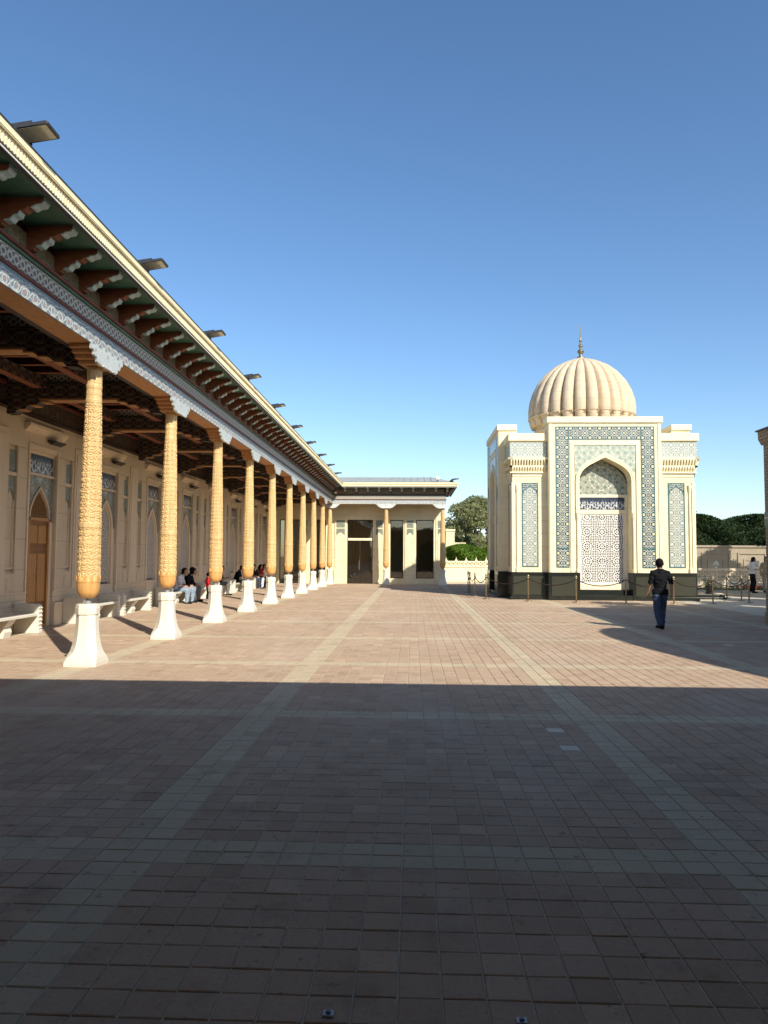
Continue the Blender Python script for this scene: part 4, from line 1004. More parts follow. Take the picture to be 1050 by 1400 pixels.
for r, z in PR:
    for q in range(NA):
        t = q / (NA - 1) * 2 - 1; a = t * math.pi / NR * 0.985
        rr = r * (0.935 + 0.115 * math.sqrt(max(0, 1 - t * t)) ** 0.9)
        v.append((rr * math.cos(a), rr * math.sin(a), z))
for i in range(len(PR) - 1):
    for q in range(NA - 1): f.append((i * NA + q, i * NA + q + 1, (i + 1) * NA + q + 1, (i + 1) * NA + q))
f.append(tuple(range(NA - 1, -1, -1)))
rib.add(v, f); rib_me = rib.mesh('dome_rib', smooth=True); rib_me.materials.append(M['dome'])
ft = MB()   # little stalactite foot below each rib
for (z0, z1, r0, r1, wd) in ((7.90, 8.04, 2.12, 2.32, 0.13), (8.04, 8.18, 2.26, 2.43, 0.19), (8.18, 8.32, 2.36, 2.49, 0.25)):
    for s in (-1, 0, 1):
        y = s * wd * 0.72; w2 = wd * 0.30
        ft.add([(r0, y - w2 * 0.5, z0), (r0, y + w2 * 0.5, z0), (r1, y + w2, z1), (r1, y - w2, z1), (r0 - 0.1, y - w2, z1), (r0 - 0.1, y + w2, z1)], [(0, 1, 2, 3), (3, 2, 5, 4), (0, 3, 4), (1, 5, 2)])
ft_me = ft.mesh('rib_foot'); ft_me.materials.append(M['dome'])
for k in range(NR):
    a = 2 * math.pi * (k + 0.5) / NR
    o = bpy.data.objects.new('dome_rib', rib_me); COL.objects.link(o); o.parent = dome; o.rotation_euler.z = a
    o = bpy.data.objects.new('rib_foot', ft_me); COL.objects.link(o); o.parent = dome; o.rotation_euler.z = a
lob('finial', MB().lathe([(0.22, 11.20), (0.20, 11.27), (0.10, 11.33), (0.07, 11.42), (0.13, 11.50), (0.16, 11.56), (0.13, 11.63), (0.06, 11.69), (0.06, 11.76), (0.11, 11.81), (0.11, 11.86), (0.05, 11.91), (0.05, 12.02), (0.075, 12.06), (0.05, 12.11), (0.03, 12.2), (0.012, 12.85)], 18), 'gilt', mau)

# ------------------------------------------------------------------ brick building on the right, entrance building behind
bb = thing('brick_building', 'buff brick wall with turquoise tile band beside the shaded paving', 'building', (12, 6, 0))
YFAR = 20.05
ob('wall', MB().box(9.40, 16, -1.3, YFAR, 1.0, 5.0), 'brick', bb)
ob('plinth', MB().box(9.37, 16.1, -1.3, YFAR + 0.03, -0.02, 1.0).box(9.35, 16.1, -1.3, YFAR + 0.05, -0.02, 0.35), 'brick', bb, bevel=0.02)
ob('tile_band', MB().box(9.38, 9.399, -1.3, YFAR, 2.62, 3.0), 'tile_edge', bb)
ob('tile_band', MB().box(9.37, 9.379, -1.3, YFAR, 2.82, 2.85), 'cream_plain', bb)
ob('cornice', MB().prism([(9.38, 4.80), (9.30, 4.95), (9.29, 5.16), (16.2, 5.16), (16.2, 4.80)], 'y', -1.3, YFAR + 0.08), 'brick', bb)
ob('roof_edge', MB().box(9.24, 16.3, -1.3, YFAR + 0.12, 5.161, 5.20), 'metal_dark', bb)
# unseen low vault added on the flat roof to bulge the shadow edge
dm = MB().prism([(4.2, 5.201), (5.2, 5.75), (6.4, 6.2), (7.6, 6.5), (8.8, 6.6), (10.0, 6.5), (11.0, 6.2), (11.9, 5.75), (12.6, 5.201)], 'x', 9.28, 13.5)
ob('shadow_vault', dm, 'brick', bb)
eb = thing('entrance_building', 'tall cream entrance building closing the courtyard on its sunny end', 'building', (0, -5, 0))
ob('wall', MB().box(-4.6, 9.1, -9, -3.0, -0.02, 5.13), 'wall', eb)
ob('added_porch_roof', MB().box(-4.6, 9.14, -9.1, 3.9, 5.13, 5.28), 'wall_trim', eb)  # unseen roof added overhead to darken the near paving and set the shadow edge
for x_ in (-3.9, 4.3): ob('added_porch_wall', MB().box(x_, x_ + 0.5, -2.99, 3.6, -0.02, 5.13), 'wall', eb)  # walls added out of view to block side sky from the near paving
ob('doorway', MB().prism([(2.2 + x, z) for x, z in arch(1.4, 2.6, 3.9)] + [(3.6, 0.0), (0.8, 0.0)], 'y', -2.999, -2.95), 'dark_void', eb)

# ------------------------------------------------------------------ low walls, hedges and trees beyond
def leaves(n, centre_fn, size, seed):
    r = np.random.default_rng(seed); P = centre_fn(n, r)
    n = len(P)
    d1 = r.normal(size=(n, 3)); d1 /= np.linalg.norm(d1, axis=1)[:, None]
    d2 = r.normal(size=(n, 3)); d2 -= d1 * (d1 * d2).sum(1)[:, None]; d2 /= np.linalg.norm(d2, axis=1)[:, None]
    s = size * r.uniform(0.6, 1.4, (n, 1))
    V = np.stack([P - d1 * s, P + d2 * s * 0.45, P + d1 * s, P - d2 * s * 0.45], 1).reshape(-1, 3)
    return MB().add(V, [(4 * k, 4 * k + 1, 4 * k + 2, 4 * k + 3) for k in range(n)])
def clump_fn(clumps):
    C = np.array([c[:3] for c in clumps]); Rr = np.array([c[3] for c in clumps])
    def fn(n, r):
        k = r.choice(len(C), n, p=Rr ** 2 / (Rr ** 2).sum()); d = r.normal(size=(n, 3)); d /= np.linalg.norm(d, axis=1)[:, None]
        return C[k] + d * (Rr[k] * r.uniform(0.35, 1.05, n) ** 0.5)[:, None] * np.array([1, 1, 0.85])
    return fn
def tree(label, loc, h, rad, n, leaf, mat, seed, trunk_h=None, group=None, clumps=26, squash=1.0):
    t = thing('tree', label, 'tree', loc, 0, group); r = random.Random(seed)
    th = trunk_h or h * 0.3
    tk = MB().tube([(0, 0, -0.1), (0.05, 0, th * 0.5), (0.1, 0.05, th), (0.0, 0.1, h * 0.75)], [rad * 0.075, rad * 0.06, rad * 0.05, rad * 0.012])
    cl = []
    for k in range(clumps):
        a, q = r.uniform(0, 6.28), r.uniform(0.25, 1) ** 0.6; u = r.uniform(-1, 1)
        rr = rad * q * math.sqrt(max(0.05, 1 - u * u)) * 0.8
        c = (rr * math.cos(a), rr * math.sin(a), th + (h - th) * (0.5 + 0.40 * u * squash)); cl.append((*c, rad * r.uniform(0.10, 0.28)))
        if k < 12: tk.tube([(0.08, 0.05, th * r.uniform(0.75, 1.0)), (c[0] * 0.5, c[1] * 0.5, (th + c[2]) / 2 + 0.1), c], [rad * 0.03, rad * 0.018, rad * 0.006], 6)
    lob('trunk', tk, 'bark', t); lob('crown', leaves(n, clump_fn(cl), leaf, seed), mat, t)
    return t
def hedge(name, label, x0, x1, y0, y1, z0, z1, n, leaf, mat, seed, bumps=None, group=None):
    t = thing(name, label, 'hedge', ((x0 + x1) / 2, (y0 + y1) / 2, z0), 0, group)
    top = lambda x: z1 if bumps is None else bumps(x)
    def fn(n_, r):
        x = r.uniform(x0, x1, n_); f = r.uniform(0, 1, n_); tz = np.array([top(a) for a in x])
        y = np.where(f < 0.6, y0 + np.abs(r.normal(0, 0.10, n_)), r.uniform(y0, y1, n_)); z = np.where(f < 0.6, z0 + (tz - z0) * r.uniform(0, 1, n_), tz - np.abs(r.normal(0, 0.10, n_)))
        y = y + 0.22 * np.sin(x * 2.1 + z * 1.7) + 0.15 * np.sin(z * 3.3 + x)
        return np.stack([x - (x0 + x1) / 2, y - (y0 + y1) / 2, z - z0], 1)
    core = MB(); nx = 24; 
    for k in range(nx):
        a, b = x0 + (x1 - x0) * k / nx, x0 + (x1 - x0) * (k + 1) / nx
        core.box(a - (x0 + x1) / 2, b - (x0 + x1) / 2, -(y1 - y0) / 2 + 0.5, (y1 - y0) / 2, 0, top((a + b) / 2) - z0 - 0.32)
    lob('hedge_core', core, mat, t); lob('foliage', leaves(n, fn, leaf, seed), mat, t)
    return t
# left of the mausoleum: scroll-topped low wall, bright hedge, olive tree
lw = thing('scroll_wall', 'low cream wall with pierced scroll parapet below the bright green hedge', 'wall', (3.6, 53.6, 0))
ob('wall', MB().box(2.30, 9.5, 53.5, 53.8, -0.1, 1.02), 'cream', lw)
ob('coping', MB().box(2.28, 9.5, 53.43, 53.87, 1.022, 1.09), 'cream_plain', lw, bevel=0.01)
pp = MB(); k = 0
for k in range(24):
    x = 2.35 + 0.30 * k
    pp.strip([(x + 0.10 * math.cos(a), 1.245 + 0.085 * math.sin(a)) for a in np.linspace(0, 2 * math.pi, 13)], [(x + 0.15 * math.cos(a), 1.245 + 0.15 * math.sin(a)) for a in np.linspace(0, 2 * math.pi, 13)], 'y', 53.6, 53.68)
ob('scroll_parapet', pp.box(2.3, 9.5, 53.59, 53.69, 1.40, 1.47).box(2.3, 9.5, 53.59, 53.69, 1.091, 1.12), 'cream_plain', lw)
ob('parapet_backing', MB().box(2.3, 9.5, 53.70, 53.74, 1.091, 1.40), 'wall_trim', lw)
for k in range(6):
    x = 2.45 + 0.72 * k
    ob('parapet_finial', MB().prism([(x - 0.10, 1.472), (x + 0.10, 1.472), (x + 0.07, 1.56), (x + 0.03, 1.60), (x, 1.78), (x - 0.03, 1.60), (x - 0.07, 1.56)], 'y', 53.58, 53.70), 'cream_plain', lw)
gp = thing('gate_pier', 'stepped cream gate pier beside the glazed wing, before the olive tree', 'pier', (3.0, 56.5, 0))
ob('shaft', MB().box(2.55, 3.2, 56.2, 56.9, -0.1, 3.7), 'cream', gp); ob('side_step', MB().box(3.201, 4.05, 56.25, 56.85, -0.1, 2.85), 'cream', gp)
ob('cap', MB().box(2.5, 3.25, 56.15, 56.95, 3.701, 3.85), 'cream_plain', gp, bevel=0.02)
hedge('round_hedge', 'bright green clipped hedge behind the scroll-topped wall', 2.5, 9.0, 54.4, 56.0, 0, 2.6, 18000, 0.085, 'leaf_bright', 3, lambda x: 2.35 + 0.35 * abs(math.sin((x - 2.3) * 1.15)))
tree('large olive green tree beside the glazed wing, behind the bright hedge', (5.2, 61.5, 0), 6.8, 3.1, 20000, 0.11, 'leaf_olive', 11, 1.6, clumps=95)
tree('olive green tree mostly hidden by the mausoleum', (9.0, 63.0, 0), 6.4, 2.7, 12000, 0.11, 'leaf_olive', 12, 1.6)
tree('small dark tree low behind the bright hedge', (3.9, 58.6, 0), 3.6, 1.5, 6000, 0.08, 'leaf_dark', 14, 0.8, clumps=16)
# right of the mausoleum: panelled wall, dark hedge, bare tree
rw = thing('panelled_wall', 'beige garden wall coloured darker for shade, with sunk square panels below the dark hedge', 'wall', (20, 54, 0))
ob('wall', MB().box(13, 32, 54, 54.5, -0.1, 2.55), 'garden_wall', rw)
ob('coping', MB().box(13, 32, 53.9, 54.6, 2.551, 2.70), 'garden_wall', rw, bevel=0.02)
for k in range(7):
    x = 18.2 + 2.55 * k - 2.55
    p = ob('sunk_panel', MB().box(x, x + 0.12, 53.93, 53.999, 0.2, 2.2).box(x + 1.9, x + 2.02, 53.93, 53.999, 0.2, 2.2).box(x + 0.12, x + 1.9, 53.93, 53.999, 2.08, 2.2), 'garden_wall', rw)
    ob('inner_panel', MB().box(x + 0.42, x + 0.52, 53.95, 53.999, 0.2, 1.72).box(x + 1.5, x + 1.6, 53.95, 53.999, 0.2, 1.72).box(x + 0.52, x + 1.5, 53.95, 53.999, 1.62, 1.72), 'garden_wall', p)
hedge('tall_hedge', 'tall dark green hedge with rounded tops above the panelled wall', 13, 34, 55.4, 58, 0, 5.0, 42000, 0.10, 'leaf_dark', 5, lambda x: 4.2 + 0.85 * abs(math.sin((x - 18.9) * 0.72)) ** 0.7)
tree('thin leaved grey tree rising behind the dark hedge', (22.4, 63, 0), 7.2, 2.3, 2600, 0.085, 'leaf_grey', 21, 3.6, clumps=30)
tree('leafy dark tree standing just behind the end of the brick building', (13.2, 20.4, 0), 7.4, 2.8, 9000, 0.12, 'leaf_dark', 22, 2.0, clumps=40)
for i_, (x_, y_, h_) in enumerate(((17.0, 21.4, 7.6), (20.0, 25.0, 7.8), (19.6, 31.0, 8.5), (22.6, 35.5, 9.0), (23.8, 41.0, 9.5), (26.6, 45.0, 9.5), (30.0, 48.0, 9.5))):
    tree('tall dark shade tree in the row behind the brick building', (x_, y_, 0), h_, 3.1, 9000, 0.20, 'leaf_dark', 50 + i_, 2.2, 'shade trees behind the brick building', clumps=30)
# terrace with pierced balustrade
tr = tag(ob('terrace', MB().box(13.6, 30, 35.6, 53.8, -0.1, 0.12), 'stripe', bevel=0.02), kind='structure')
def balustrade(label, x0):
    t = thing('pierced_balustrade', label, 'balustrade', (x0, 39.6, 0.12), 0, 'pierced balustrade bays')
    l = MB(); w = 2.1
    fr = MB().box(0, w, -0.06, 0.06, 0.0, 0.10).box(0, w, -0.07, 0.07, 0.98, 1.12).box(0, 0.12, -0.055, 0.055, 0.10, 0.98)
    lob('frame', fr, 'wall_trim', t)
    for i in range(7):
        for j in range(3):
            cx, cz = 0.27 + 0.29 * i, 0.245 + 0.295 * j
            for k in range(8):
                a0, a1 = 2 * math.pi * k / 8, 2 * math.pi * (k + 1) / 8
                for r0, r1 in ((0.145, 0.105), (0.075, 0.045)):
                    l.prism([(cx + r1 * math.cos(a0), cz + r1 * math.sin(a0)), (cx + r0 * math.cos(a0), cz + r0 * math.sin(a0)), (cx + r0 * math.cos(a1), cz + r0 * math.sin(a1)), (cx + r1 * math.cos(a1), cz + r1 * math.sin(a1))], 'y', -0.03, 0.03)
                l.prism([(cx + 0.07 * math.cos(a0 - 0.15), cz + 0.07 * math.sin(a0 - 0.15)), (cx + 0.11 * math.cos(a0 - 0.12), cz + 0.11 * math.sin(a0 - 0.12)), (cx + 0.11 * math.cos(a0 + 0.12), cz + 0.11 * math.sin(a0 + 0.12)), (cx + 0.07 * math.cos(a0 + 0.15), cz + 0.07 * math.sin(a0 + 0.15))], 'y', -0.029, 0.029)
    lob('tracery', l, 'wall_trim', t)
    fn = MB().lathe([(0.09, 1.12), (0.10, 1.16), (0.05, 1.20), (0.12, 1.28), (0.14, 1.36), (0.09, 1.45), (0.03, 1.52)], 12, 0.06, 0)
    lob('knob', fn, 'marble', t)
    return t
ORD = ['first', 'second', 'third', 'fourth', 'fifth', 'sixth', 'seventh', 'eighth', 'ninth', 'tenth', 'eleventh', 'twelfth']
for k in range(4): balustrade('pierced stone balustrade bay with white knob, %s from the mausoleum' % ORD[k], 13.8 + 2.105 * k)
# pale sheet put in for light on the terrace behind the balustrade
tag(ob('pale_light_sheet', MB().box(13.6, 31, 41.2, 53.8, 0.121, 0.13), 'cream_plain'), kind='structure')
fb = thing('flower_bed', 'strip of red flowers and leaves at the foot of the balustrade', 'flower bed', (17.0, 39.2, 0.12))
def ffn(n, r): return np.stack([r.uniform(-2.6, 3.2, n), r.uniform(-0.25, 0.25, n), np.abs(r.normal(0.08, 0.06, n))], 1)
lob('leaves', leaves(1500, ffn, 0.05, 31), 'leaf_olive', fb)
M['petal'] = plain('red_petals', (0.55, 0.03, 0.03), 0.6, 0.2, 0.2, 9)
def ffr(n, r): return np.stack([r.normal(0.55, 0.35, n), r.uniform(-0.25, 0.2, n), r.uniform(0.12, 0.24, n)], 1)
lob('flowers', leaves(240, ffr, 0.045, 32), 'petal', fb)['kind'] = 'stuff'
# ------------------------------------------------------------------ marble benches along the rear wall
def bench_meshes():
    L = 1.14
    seat = MB().cbox(-0.23, 0.25, -L + 0.16, L - 0.16, 0.385, 0.445, 0.012)
    ends = []
    for sg in (-1, 1):
        prof = [(-0.30, 0.0), (0.28, 0.0), (0.28, 0.06)]
        for k in range(6):
            z = 0.06 + 0.09 * k; prof += [(0.262, z + 0.012), (0.285, z + 0.045), (0.262, z + 0.078)]
        prof += [(0.255, 0.615), (0.20, 0.65), (0.12, 0.64), (0.06, 0.655), (-0.04, 0.645), (-0.10, 0.66), (-0.20, 0.65), (-0.30, 0.655)]
        y0, y1 = sorted((sg * (L - 0.16), sg * L)); ends.append(MB().prism(prof, 'y', y0, y1))
    leg = MB().prism([(-0.18, 0.0), (0.10, 0.0), (0.13, 0.12), (0.09, 0.22), (0.17, 0.30), (0.22, 0.384), (-0.18, 0.384)], 'y', -0.14, 0.14)
    out = []
    for nm, mb in (('seat', seat), ('end_block', ends[0]), ('end_block', ends[1]), ('support', leg)):
        me = mb.mesh(nm); me.materials.append(M['marble']); out.append((nm, me))
    return out
BM = bench_meshes()
BX = XW + 0.36
BENCH_Y = [15.3, 19.75, 22.3, 26.55, 28.9, 32.8, 35.7, 40.2, 43.2]
BL = ['beside the carved brown door, where the gallery starts', 'past the carved brown door, first of a pair', 'past the carved brown door, second of a pair', 'under the man in white shirt',
      'under the upright person in black beside the child', 'under the seated person in grey trousers', 'under the man in black reading', 'under the visitors in jeans and red', 'empty, close to the glazed wing']
for y, l in zip(BENCH_Y, BL):
    t = thing('marble_bench', 'white marble bench with scalloped end blocks, ' + l, 'bench', (BX, y, 0), 0, 'marble benches along the gallery wall')
    for nm, me in BM: lob(nm, me, None, t, bevel=0.008 if nm == 'end_block' else 0)

for x, l in ((-2.95, 'standing inside the tall glazed doorway of the wing'), (0.8, 'standing inside the glazed bay at the outer end of the wing')):
    t = thing('marble_bench', 'white marble bench ' + l, 'bench', (x, 50.2, 0.006), -math.pi / 2)
    for nm, me in BM: lob(nm, me, None, t)
# shelf mouldings with lamps over the niches
sh = MB().prism([(0, 4.62), (0.06, 4.64), (0.10, 4.70), (0.15, 4.74), (0.16, 4.80), (0, 4.80)], 'y', -0.95, 0.95)
sh_me = sh.mesh('shelf_moulding'); sh_me.materials.append(M['wall_trim'])
lmp = MB().prism([(0.02, 4.50), (0.10, 4.44), (0.24, 4.50), (0.25, 4.525), (0.02, 4.56)], 'y', -0.26, 0.26).mesh('lamp_body'); lmp.materials.append(M['metal_dark'])
lga = MB().box(0.0, 0.03, -0.08, 0.08, 4.46, 4.60).mesh('lamp_bracket'); lga.materials.append(M['metal_grey'])
for k, ny in enumerate(NY):
    if k == 0: continue
    inst('shelf_moulding', sh_me, gal, (XW + 0.001, ny, 0))
    t = thing('wall_lamp', 'dark wedge wall lamp over the carved brown door' if k == 2 else ('dark wedge wall lamp over the lattice niche, %s from the glazed wing' % ORD[9 - k]), 'lamp', (XW + 0.012, ny + 0.35, 0), 0, 'wall lamps over the gallery niches')
    lob('lamp_body', lmp, None, t); lob('lamp_bracket', lga, None, t)

# floodlights on the eaves
def floodlight(label, loc, rz, group):
    t = thing('floodlight', label, 'floodlight', loc, rz, group)
    if not hasattr(floodlight, 'm'):
        hd = MB().cbox(-0.04, 0.44, -0.16, 0.16, 0.10, 0.145, 0.015)
        fins = MB()
        for k in range(9): fins.box(0.0, 0.26, -0.14 + 0.035 * k - 0.005, -0.14 + 0.035 * k + 0.005, 0.145, 0.17)
        ln = MB().box(0.02, 0.41, -0.135, 0.135, 0.094, 0.0995)
        dv = MB().cbox(-0.14, 0.02, -0.09, 0.09, -0.06, 0.09, 0.01)
        br = MB().box(-0.02, 0.08, -0.18, -0.165, -0.05, 0.13).box(-0.02, 0.08, 0.165, 0.18, -0.05, 0.13).box(-0.02, 0.08, -0.165, 0.165, -0.062, -0.045)
        floodlight.m = []
        for nm, mb, mt in (('housing', hd, 'metal_dark'), ('cooling_fins', fins, 'metal_dark'), ('lens', ln, 'lens'), ('driver_box', dv, 'metal_dark'), ('yoke', br, 'metal_dark')):
            me = mb.mesh(nm); me.materials.append(M[mt]); floodlight.m.append((nm, me))
    for nm, me in floodlight.m:
        o = lob(nm, me, None, t)
        if nm in ('housing', 'cooling_fins', 'lens'): o.rotation_euler = (0, R(-9), 0)
    return t
for k, y in enumerate(COLY[:-1]):
    floodlight('flat grey floodlight on the gallery eave, %s from the glazed wing' % ORD[9 - k], (XC + 0.66, y + 0.15, 6.43), random.gauss(0, 0.03), 'floodlights along the gallery eave')
floodlight('flat grey floodlight on the outer end of the glazed wing eave', (XR + 0.55, YE - 0.45, 6.43), 0.0, None)
sc = thing('security_camera', 'small white security camera on the glazed wing roof', 'camera', (1.55, YE - 0.6, 6.37))
lob('post', MB().lathe([(0.04, 0), (0.04, 0.16)], 10), 'marble', sc); lob('housing', MB().cbox(-0.12, 0.12, -0.22, 0.10, 0.16, 0.36, 0.03), 'marble', sc); lob('lens', MB().lathe([(0.05, 0.0), (0.05, 0.02)], 10), 'metal_dark', sc, (0, -0.2, 0.12))

# ------------------------------------------------------------------ rope barrier around the mausoleum
post_m = []
for nm, mb, mt in (('base_plate', MB().lathe([(0.16, 0.0), (0.16, 0.012), (0.12, 0.03), (0.03, 0.045)], 20), 'brass'), ('pole', MB().lathe([(0.026, 0.03), (0.026, 0.92), (0.036, 0.93), (0.036, 0.97)], 12), 'brass'),
                   ('ball', MB().ell((0, 0, 1.01), (0.045, 0.045, 0.045), 12, 8), 'brass'), ('rope_ring', MB().lathe([(0.04, 0.885), (0.045, 0.90), (0.04, 0.915)], 12), 'metal_dark')):
    me = mb.mesh(nm, smooth=True); me.materials.append(M[mt]); post_m.append((nm, me))
PP = [(2.78, 37.1), (2.72, 35.2), (2.80, 33.3), (3.10, 31.3), (4.65, 29.95), (6.40, 29.25), (8.25, 29.0), (10.0, 28.8), (11.75, 29.5), (13.45, 30.2), (13.85, 31.8), (14.0, 33.6)]
for k, (x, y) in enumerate(PP):
    t = thing('rope_post', 'slim brass rope post, %s counted from the one by the glazed wing' % ORD[k], 'barrier post', (x, y, 0.001), 0, 'rope posts around the mausoleum')
    for nm, me in post_m: lob(nm, me, None, t)
for k_, (a, b) in enumerate(zip(PP[:-1], PP[1:])):
    pts = []
    for k in range(13):
        s = k / 12; sag = 0.24 * 4 * s * (1 - s)
        pts.append((a[0] + (b[0] - a[0]) * s, a[1] + (b[1] - a[1]) * s, 0.90 - sag))
    d = Vector((b[0] - a[0], b[1] - a[1], 0)).normalized() * 0.045
    pts[0] = (pts[0][0] + d.x, pts[0][1] + d.y, pts[0][2]); pts[-1] = (pts[-1][0] - d.x, pts[-1][1] - d.y, pts[-1][2])
    tag(ob('barrier_rope', MB().tube(pts, 0.019, 8), 'rope', smooth=True), 'dark sagging rope between brass posts, %s counted from the glazed wing' % ORD[k_], 'rope', 'ropes around the mausoleum')
st = tag(ob('granite_step', MB().box(12.15, 13.5, 32.6, 34.4, 0.0, 0.20).box(12.10, 13.55, 32.5, 34.5, 0.0, 0.07), 'granite', bevel=0.012), 'low black granite step at the side of the mausoleum', 'step')
fp = thing('flower_pot', 'black pot of white flowers by the rope barrier', 'flower pot', (14.25, 36.2, 0.12))
lob('pot', MB().lathe([(0.13, 0.0), (0.17, 0.30), (0.185, 0.34), (0.185, 0.36), (0.16, 0.36), (0.15, 0.30)], 18), 'metal_dark', fp)
def fpn(n, r): d = r.normal(size=(n, 3)); d /= np.linalg.norm(d, axis=1)[:, None]; return d * r.uniform(0.1, 0.3, (n, 1)) * np.array([1, 1, 0.7]) + np.array([0, 0, 0.5])
lob('leaves', leaves(260, fpn, 0.05, 41), 'leaf_olive', fp); lob('blossoms', leaves(170, fpn, 0.045, 42), 'lattice_white', fp)

# ------------------------------------------------------------------ people
SKIN = plain('skin', (0.42, 0.24, 0.16), 0.55, 0.3, 0.08, 8); M['skin'] = SKIN
def cloth(n, c): M[n] = plain(n, c, 0.9, 0.1, 0.18, 7, 0.004); return n
for n, c in (('black_cloth', (0.010, 0.010, 0.012)), ('jeans_blue', (0.055, 0.075, 0.115)), ('white_cloth', (0.66, 0.66, 0.68)), ('grey_cloth', (0.16, 0.155, 0.15)), ('pale_jeans', (0.26, 0.33, 0.40)),
             ('red_cloth', (0.50, 0.02, 0.025)), ('dark_shoes', (0.015, 0.014, 0.014)), ('dark_hair', (0.012, 0.009, 0.008)), ('beige_cloth', (0.38, 0.30, 0.20)), ('navy_cloth', (0.02, 0.025, 0.05)), ('light_shoes', (0.45, 0.44, 0.42)), ('brown_cloth', (0.10, 0.05, 0.04))): cloth(n, c)
def V3(*a): return Vector(a)
def stand(stride=0.0, arms=0.0, hip=False, look=(0, 0)):
    """joints of a standing figure 1.73 m tall, facing +Y"""
    J = dict(pel=V3(0, 0, 0.95), belly=V3(0, 0.01, 1.09), chest=V3(0, 0.0, 1.28), nb=V3(0, -0.015, 1.45), nk=V3(0, 0.0, 1.52), hd=V3(0, 0.025, 1.615),
             shL=V3(-0.185, -0.015, 1.385), shR=V3(0.185, -0.015, 1.385), hipL=V3(-0.09, 0, 0.92), hipR=V3(0.09, 0, 0.92))
    for s, sg in (('L', -1), ('R', 1)):
        st_ = stride * sg
        J['kn' + s] = V3(sg * 0.115, 0.05 + st_ * 0.55, 0.50); J['an' + s] = V3(sg * 0.10, -0.02 + st_, 0.085 + (0.05 if st_ < 0 else 0)); J['to' + s] = J['an' + s] + V3(sg * 0.02, 0.155, -0.045)
        J['el' + s] = V3(sg * 0.245, -0.05 - st_ * arms * 0.4, 1.15); J['wr' + s] = V3(sg * 0.255, 0.03 - st_ * arms, 0.91); J['ha' + s] = J['wr' + s] + V3(sg * 0.0, 0.025, -0.085)
    if hip:
        J['elL'] = V3(-0.36, -0.10, 1.17); J['wrL'] = V3(-0.20, 0.03, 1.02); J['haL'] = V3(-0.15, 0.09, 0.98)
        J['elR'] = V3(0.24, 0.02, 1.16); J['wrR'] = V3(0.16, 0.22, 1.10); J['haR'] = V3(0.10, 0.28, 1.12)
    return J
def sit(lean=0.15, hands='knee', k=1.0, spread=0.1, look=0.0):
    J = dict(pel=V3(0, 0, 0.55))
    q = lambda h, f=0: V3(0, lean * h / 0.5 + f, 0.55 + h * math.cos(lean))
    J.update(belly=q(0.14), chest=q(0.32), nb=q(0.49), nk=q(0.56, 0.02), hd=q(0.65, 0.05))
    for s, sg in (('L', -1), ('R', 1)):
        J['sh' + s] = q(0.425) + V3(sg * 0.17, 0, 0); J['hip' + s] = V3(sg * 0.09, 0.02, 0.53)
        J['kn' + s] = V3(sg * spread, 0.44, 0.52); J['an' + s] = V3(sg * spread, 0.42 + 0.03 * sg, 0.085); J['to' + s] = J['an' + s] + V3(sg * 0.03, 0.155, -0.045)
        J['el' + s] = J['sh' + s] + V3(sg * 0.07, 0.06, -0.26)
        if hands == 'knee': J['wr' + s] = V3(sg * spread * 0.9, 0.32, 0.64); J['ha' + s] = V3(sg * spread * 0.8, 0.39, 0.62)
        else: J['wr' + s] = J['el' + s] + V3(-sg * 0.09, 0.21, 0.05); J['ha' + s] = J['wr' + s] + V3(-sg * 0.04, 0.07, 0.03)
    return {a: b * k for a, b in J.items()} if k != 1 else J
